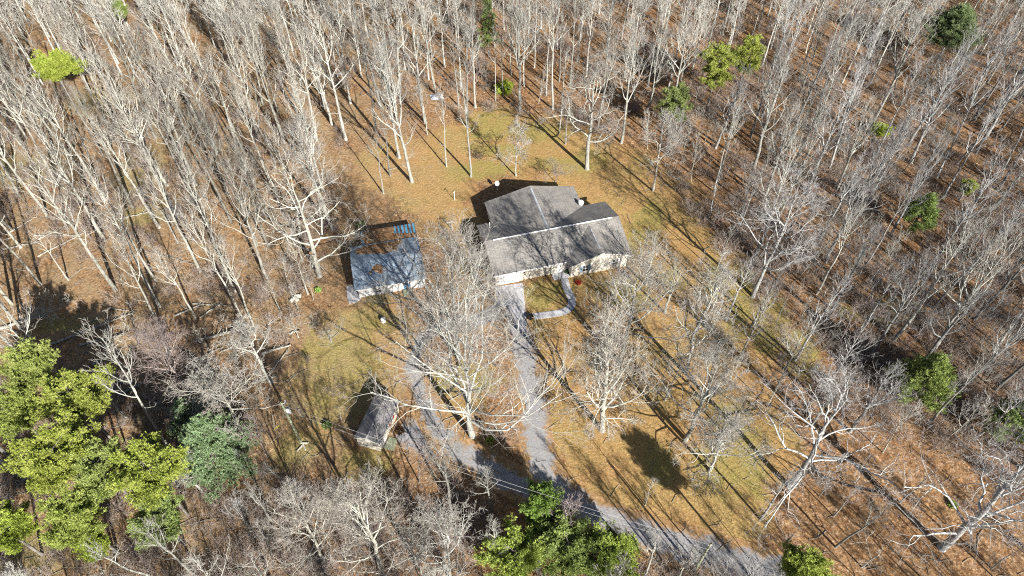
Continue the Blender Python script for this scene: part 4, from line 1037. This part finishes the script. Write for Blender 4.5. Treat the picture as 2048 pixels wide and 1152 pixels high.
bush(655, 852, .6, M['cedar'], 'small green shrub on the lawn left of the small shed', 'shrub', 3, (.8, .9, .5, 1))
bush(636, 581, .4, M['cedar'], 'small bright green plant left of the long white shed', 'plant', 4, (1.3, 1.6, .7, 1))
bush(722, 452, .8, M['cedar'], 'green shrub at the left end of the lean-to roof', 'shrub', 5, (1.3, 1.4, .8, 1))
bush(1135, 545, .4, M['cedar'], 'low dark plant beside the porch', 'plant', 6, (.8, .9, .8, 1))
bush(800, 862, .55, M['rust_leaf'], 'rust brown dry shrub by the door side of the small shed', 'shrub', 7, (.22, .9, .8, 1))
bush(980, 882, .5, M['pine'], 'yellow green grass tuft below the black diamond sign', 'plant', 9, (1.2, 1.2, .8, 1))
bush(1905, 1010, .5, M['pine'], 'small green sprout on the orange leaves at the lower right', 'plant', 10, (.8, .9, .8, 1))
# a dark round twiggy bush with its own shadow on the lawn and a dead one beyond
for (px, py, h, label, sd) in ((618, 725, 2.0, 'dark round leafless bush on the lawn edge right of the logs', 11), (668, 793, 3.2, 'thin leafless shrub on the lawn above the small shed', 12), (960, 322, 2.6, 'brown leafless shrub left of the feathery tree behind the house', 13), (640, 668, 2.4, 'thin leafless shrub left of the white ornamental tree', 14), (735, 492, 3.0, 'bare purple shrub rising behind the left end of the long shed', 15), (1230, 540, 2.4, 'leafless shrub against the front gable wall', 16)):
    T = oak_tree(sd, h=h, r0=.05, split=.08, limbs=9, spread=.6, gn=.14, kids=(0, 6, 5, 3), inc=(.3, 1.0), rmin=.008, lead=False)
    x, y, _ = P(px, py); ms = tree_meshes(T, 'shrub'); t = place_tree('leafless_shrub', ms, (x, y, 0), (1, 1, 1), 0, (.6, .5, .46, 1), (0, 0), ('stem', 'twigs')); tag(t, label, 'shrub')
def chunk(px, py, label, s=.35):
    t = empty('firewood', P(px, py), 1.0); tag(t, label, 'firewood'); R = random.Random(int(px))
    for k in range(3):
        b = MB(); a = k*1.1; dx_, dy_ = math.cos(a), math.sin(a); c = (k*.5-.5, R.uniform(-.3, .3))
        b.tube([(c[0]-dx_*.5, c[1]-dy_*.5, s*.5), (c[0], c[1], s*.55), (c[0]+dx_*.5, c[1]+dy_*.5, s*.5)], s*.5, 9); n = len(b.v); b.f += [tuple(range(9)), tuple(range(n-9, n))]; b.mi += [0, 0]
        o = b.build('log', M['bark'], t); o.color = (1.6, 1.55, 1.4, 1)
chunk(593, 599, 'small heap of pale cut firewood at the woods edge left of the long shed', .6)
chunk(606, 893, 'pale cut wood lying at the foot of the utility pole', .22)

# ------------------------------------------------------------------ a label of its own for every tree of the woods
LM = [('the house', 1100, 470), ('the long white shed', 775, 540), ('the utility pole', 600, 880), ('the driveway bend', 1090, 970), ('the round lime pine', 105, 137),
      ('the paired lime pines', 1465, 130), ('the top edge evergreen', 975, 40), ('the upper right evergreen', 1912, 60), ('the bushy green cedar', 1858, 770),
      ('the lime pine grove', 160, 900), ('the blue green cedar', 420, 890), ('the roadside lime pine', 1600, 1130), ('the upper left corner', 0, 0), ('the upper right corner', 2048, 0),
      ('the bottom left corner', 0, 1152), ('the bottom right corner', 2048, 1152), ('the white spreading tree', 639, 552), ('the fallen log tangle', 180, 670), ('the grey tarp', 874, 190),
      ('the half hidden evergreen', 1845, 430), ('the bottom edge midpoint', 1024, 1152), ('the small shed', 750, 850), ('the massive leaning tree', 1577, 972), ('the left edge midpoint', 0, 420), ('the right edge midpoint', 2048, 520),
      ('the pale green pine', 1350, 210), ('the moss patch', 275, 430), ('the grass strip tree', 1506, 593)]
DIR = ['right of', 'below and right of', 'below', 'below and left of', 'left of', 'above and left of', 'above', 'above and right of']
ORD = ['nearest', 'second nearest', 'third nearest', 'fourth nearest', 'fifth nearest', 'sixth nearest', 'seventh nearest', 'eighth nearest', 'ninth nearest', 'tenth nearest', 'eleventh nearest', 'twelfth nearest', 'thirteenth nearest', 'fourteenth nearest', 'fifteenth nearest', 'sixteenth nearest', 'seventeenth nearest', 'eighteenth nearest']
bins = {}
for it in items:
    q = min(((it['px']-a)**2+(it['py']-b_)**2, n_, a, b_) for n_, a, b_ in LM)
    d = int(round(math.degrees(math.atan2(it['py']-q[3], it['px']-q[2]))/45)) % 8
    bins.setdefault((it['k'], q[1], d), []).append((q[0], it))
for (k, n_, d), v in bins.items():
    v.sort(key=lambda q: q[0])
    for i, (_, it) in enumerate(v):
        kind = 'bare tree' if k == 'bare' else 'young bare tree'
        tag(it['o'], f'{kind} {DIR[d]} {n_}, {ORD[min(i, 17)]} to it', 'tree' if k == 'bare' else 'young tree', 'bare trees of the woods' if k == 'bare' else 'young trees under the canopy')
print('trees', len(items), 'objects', len(bpy.data.objects))
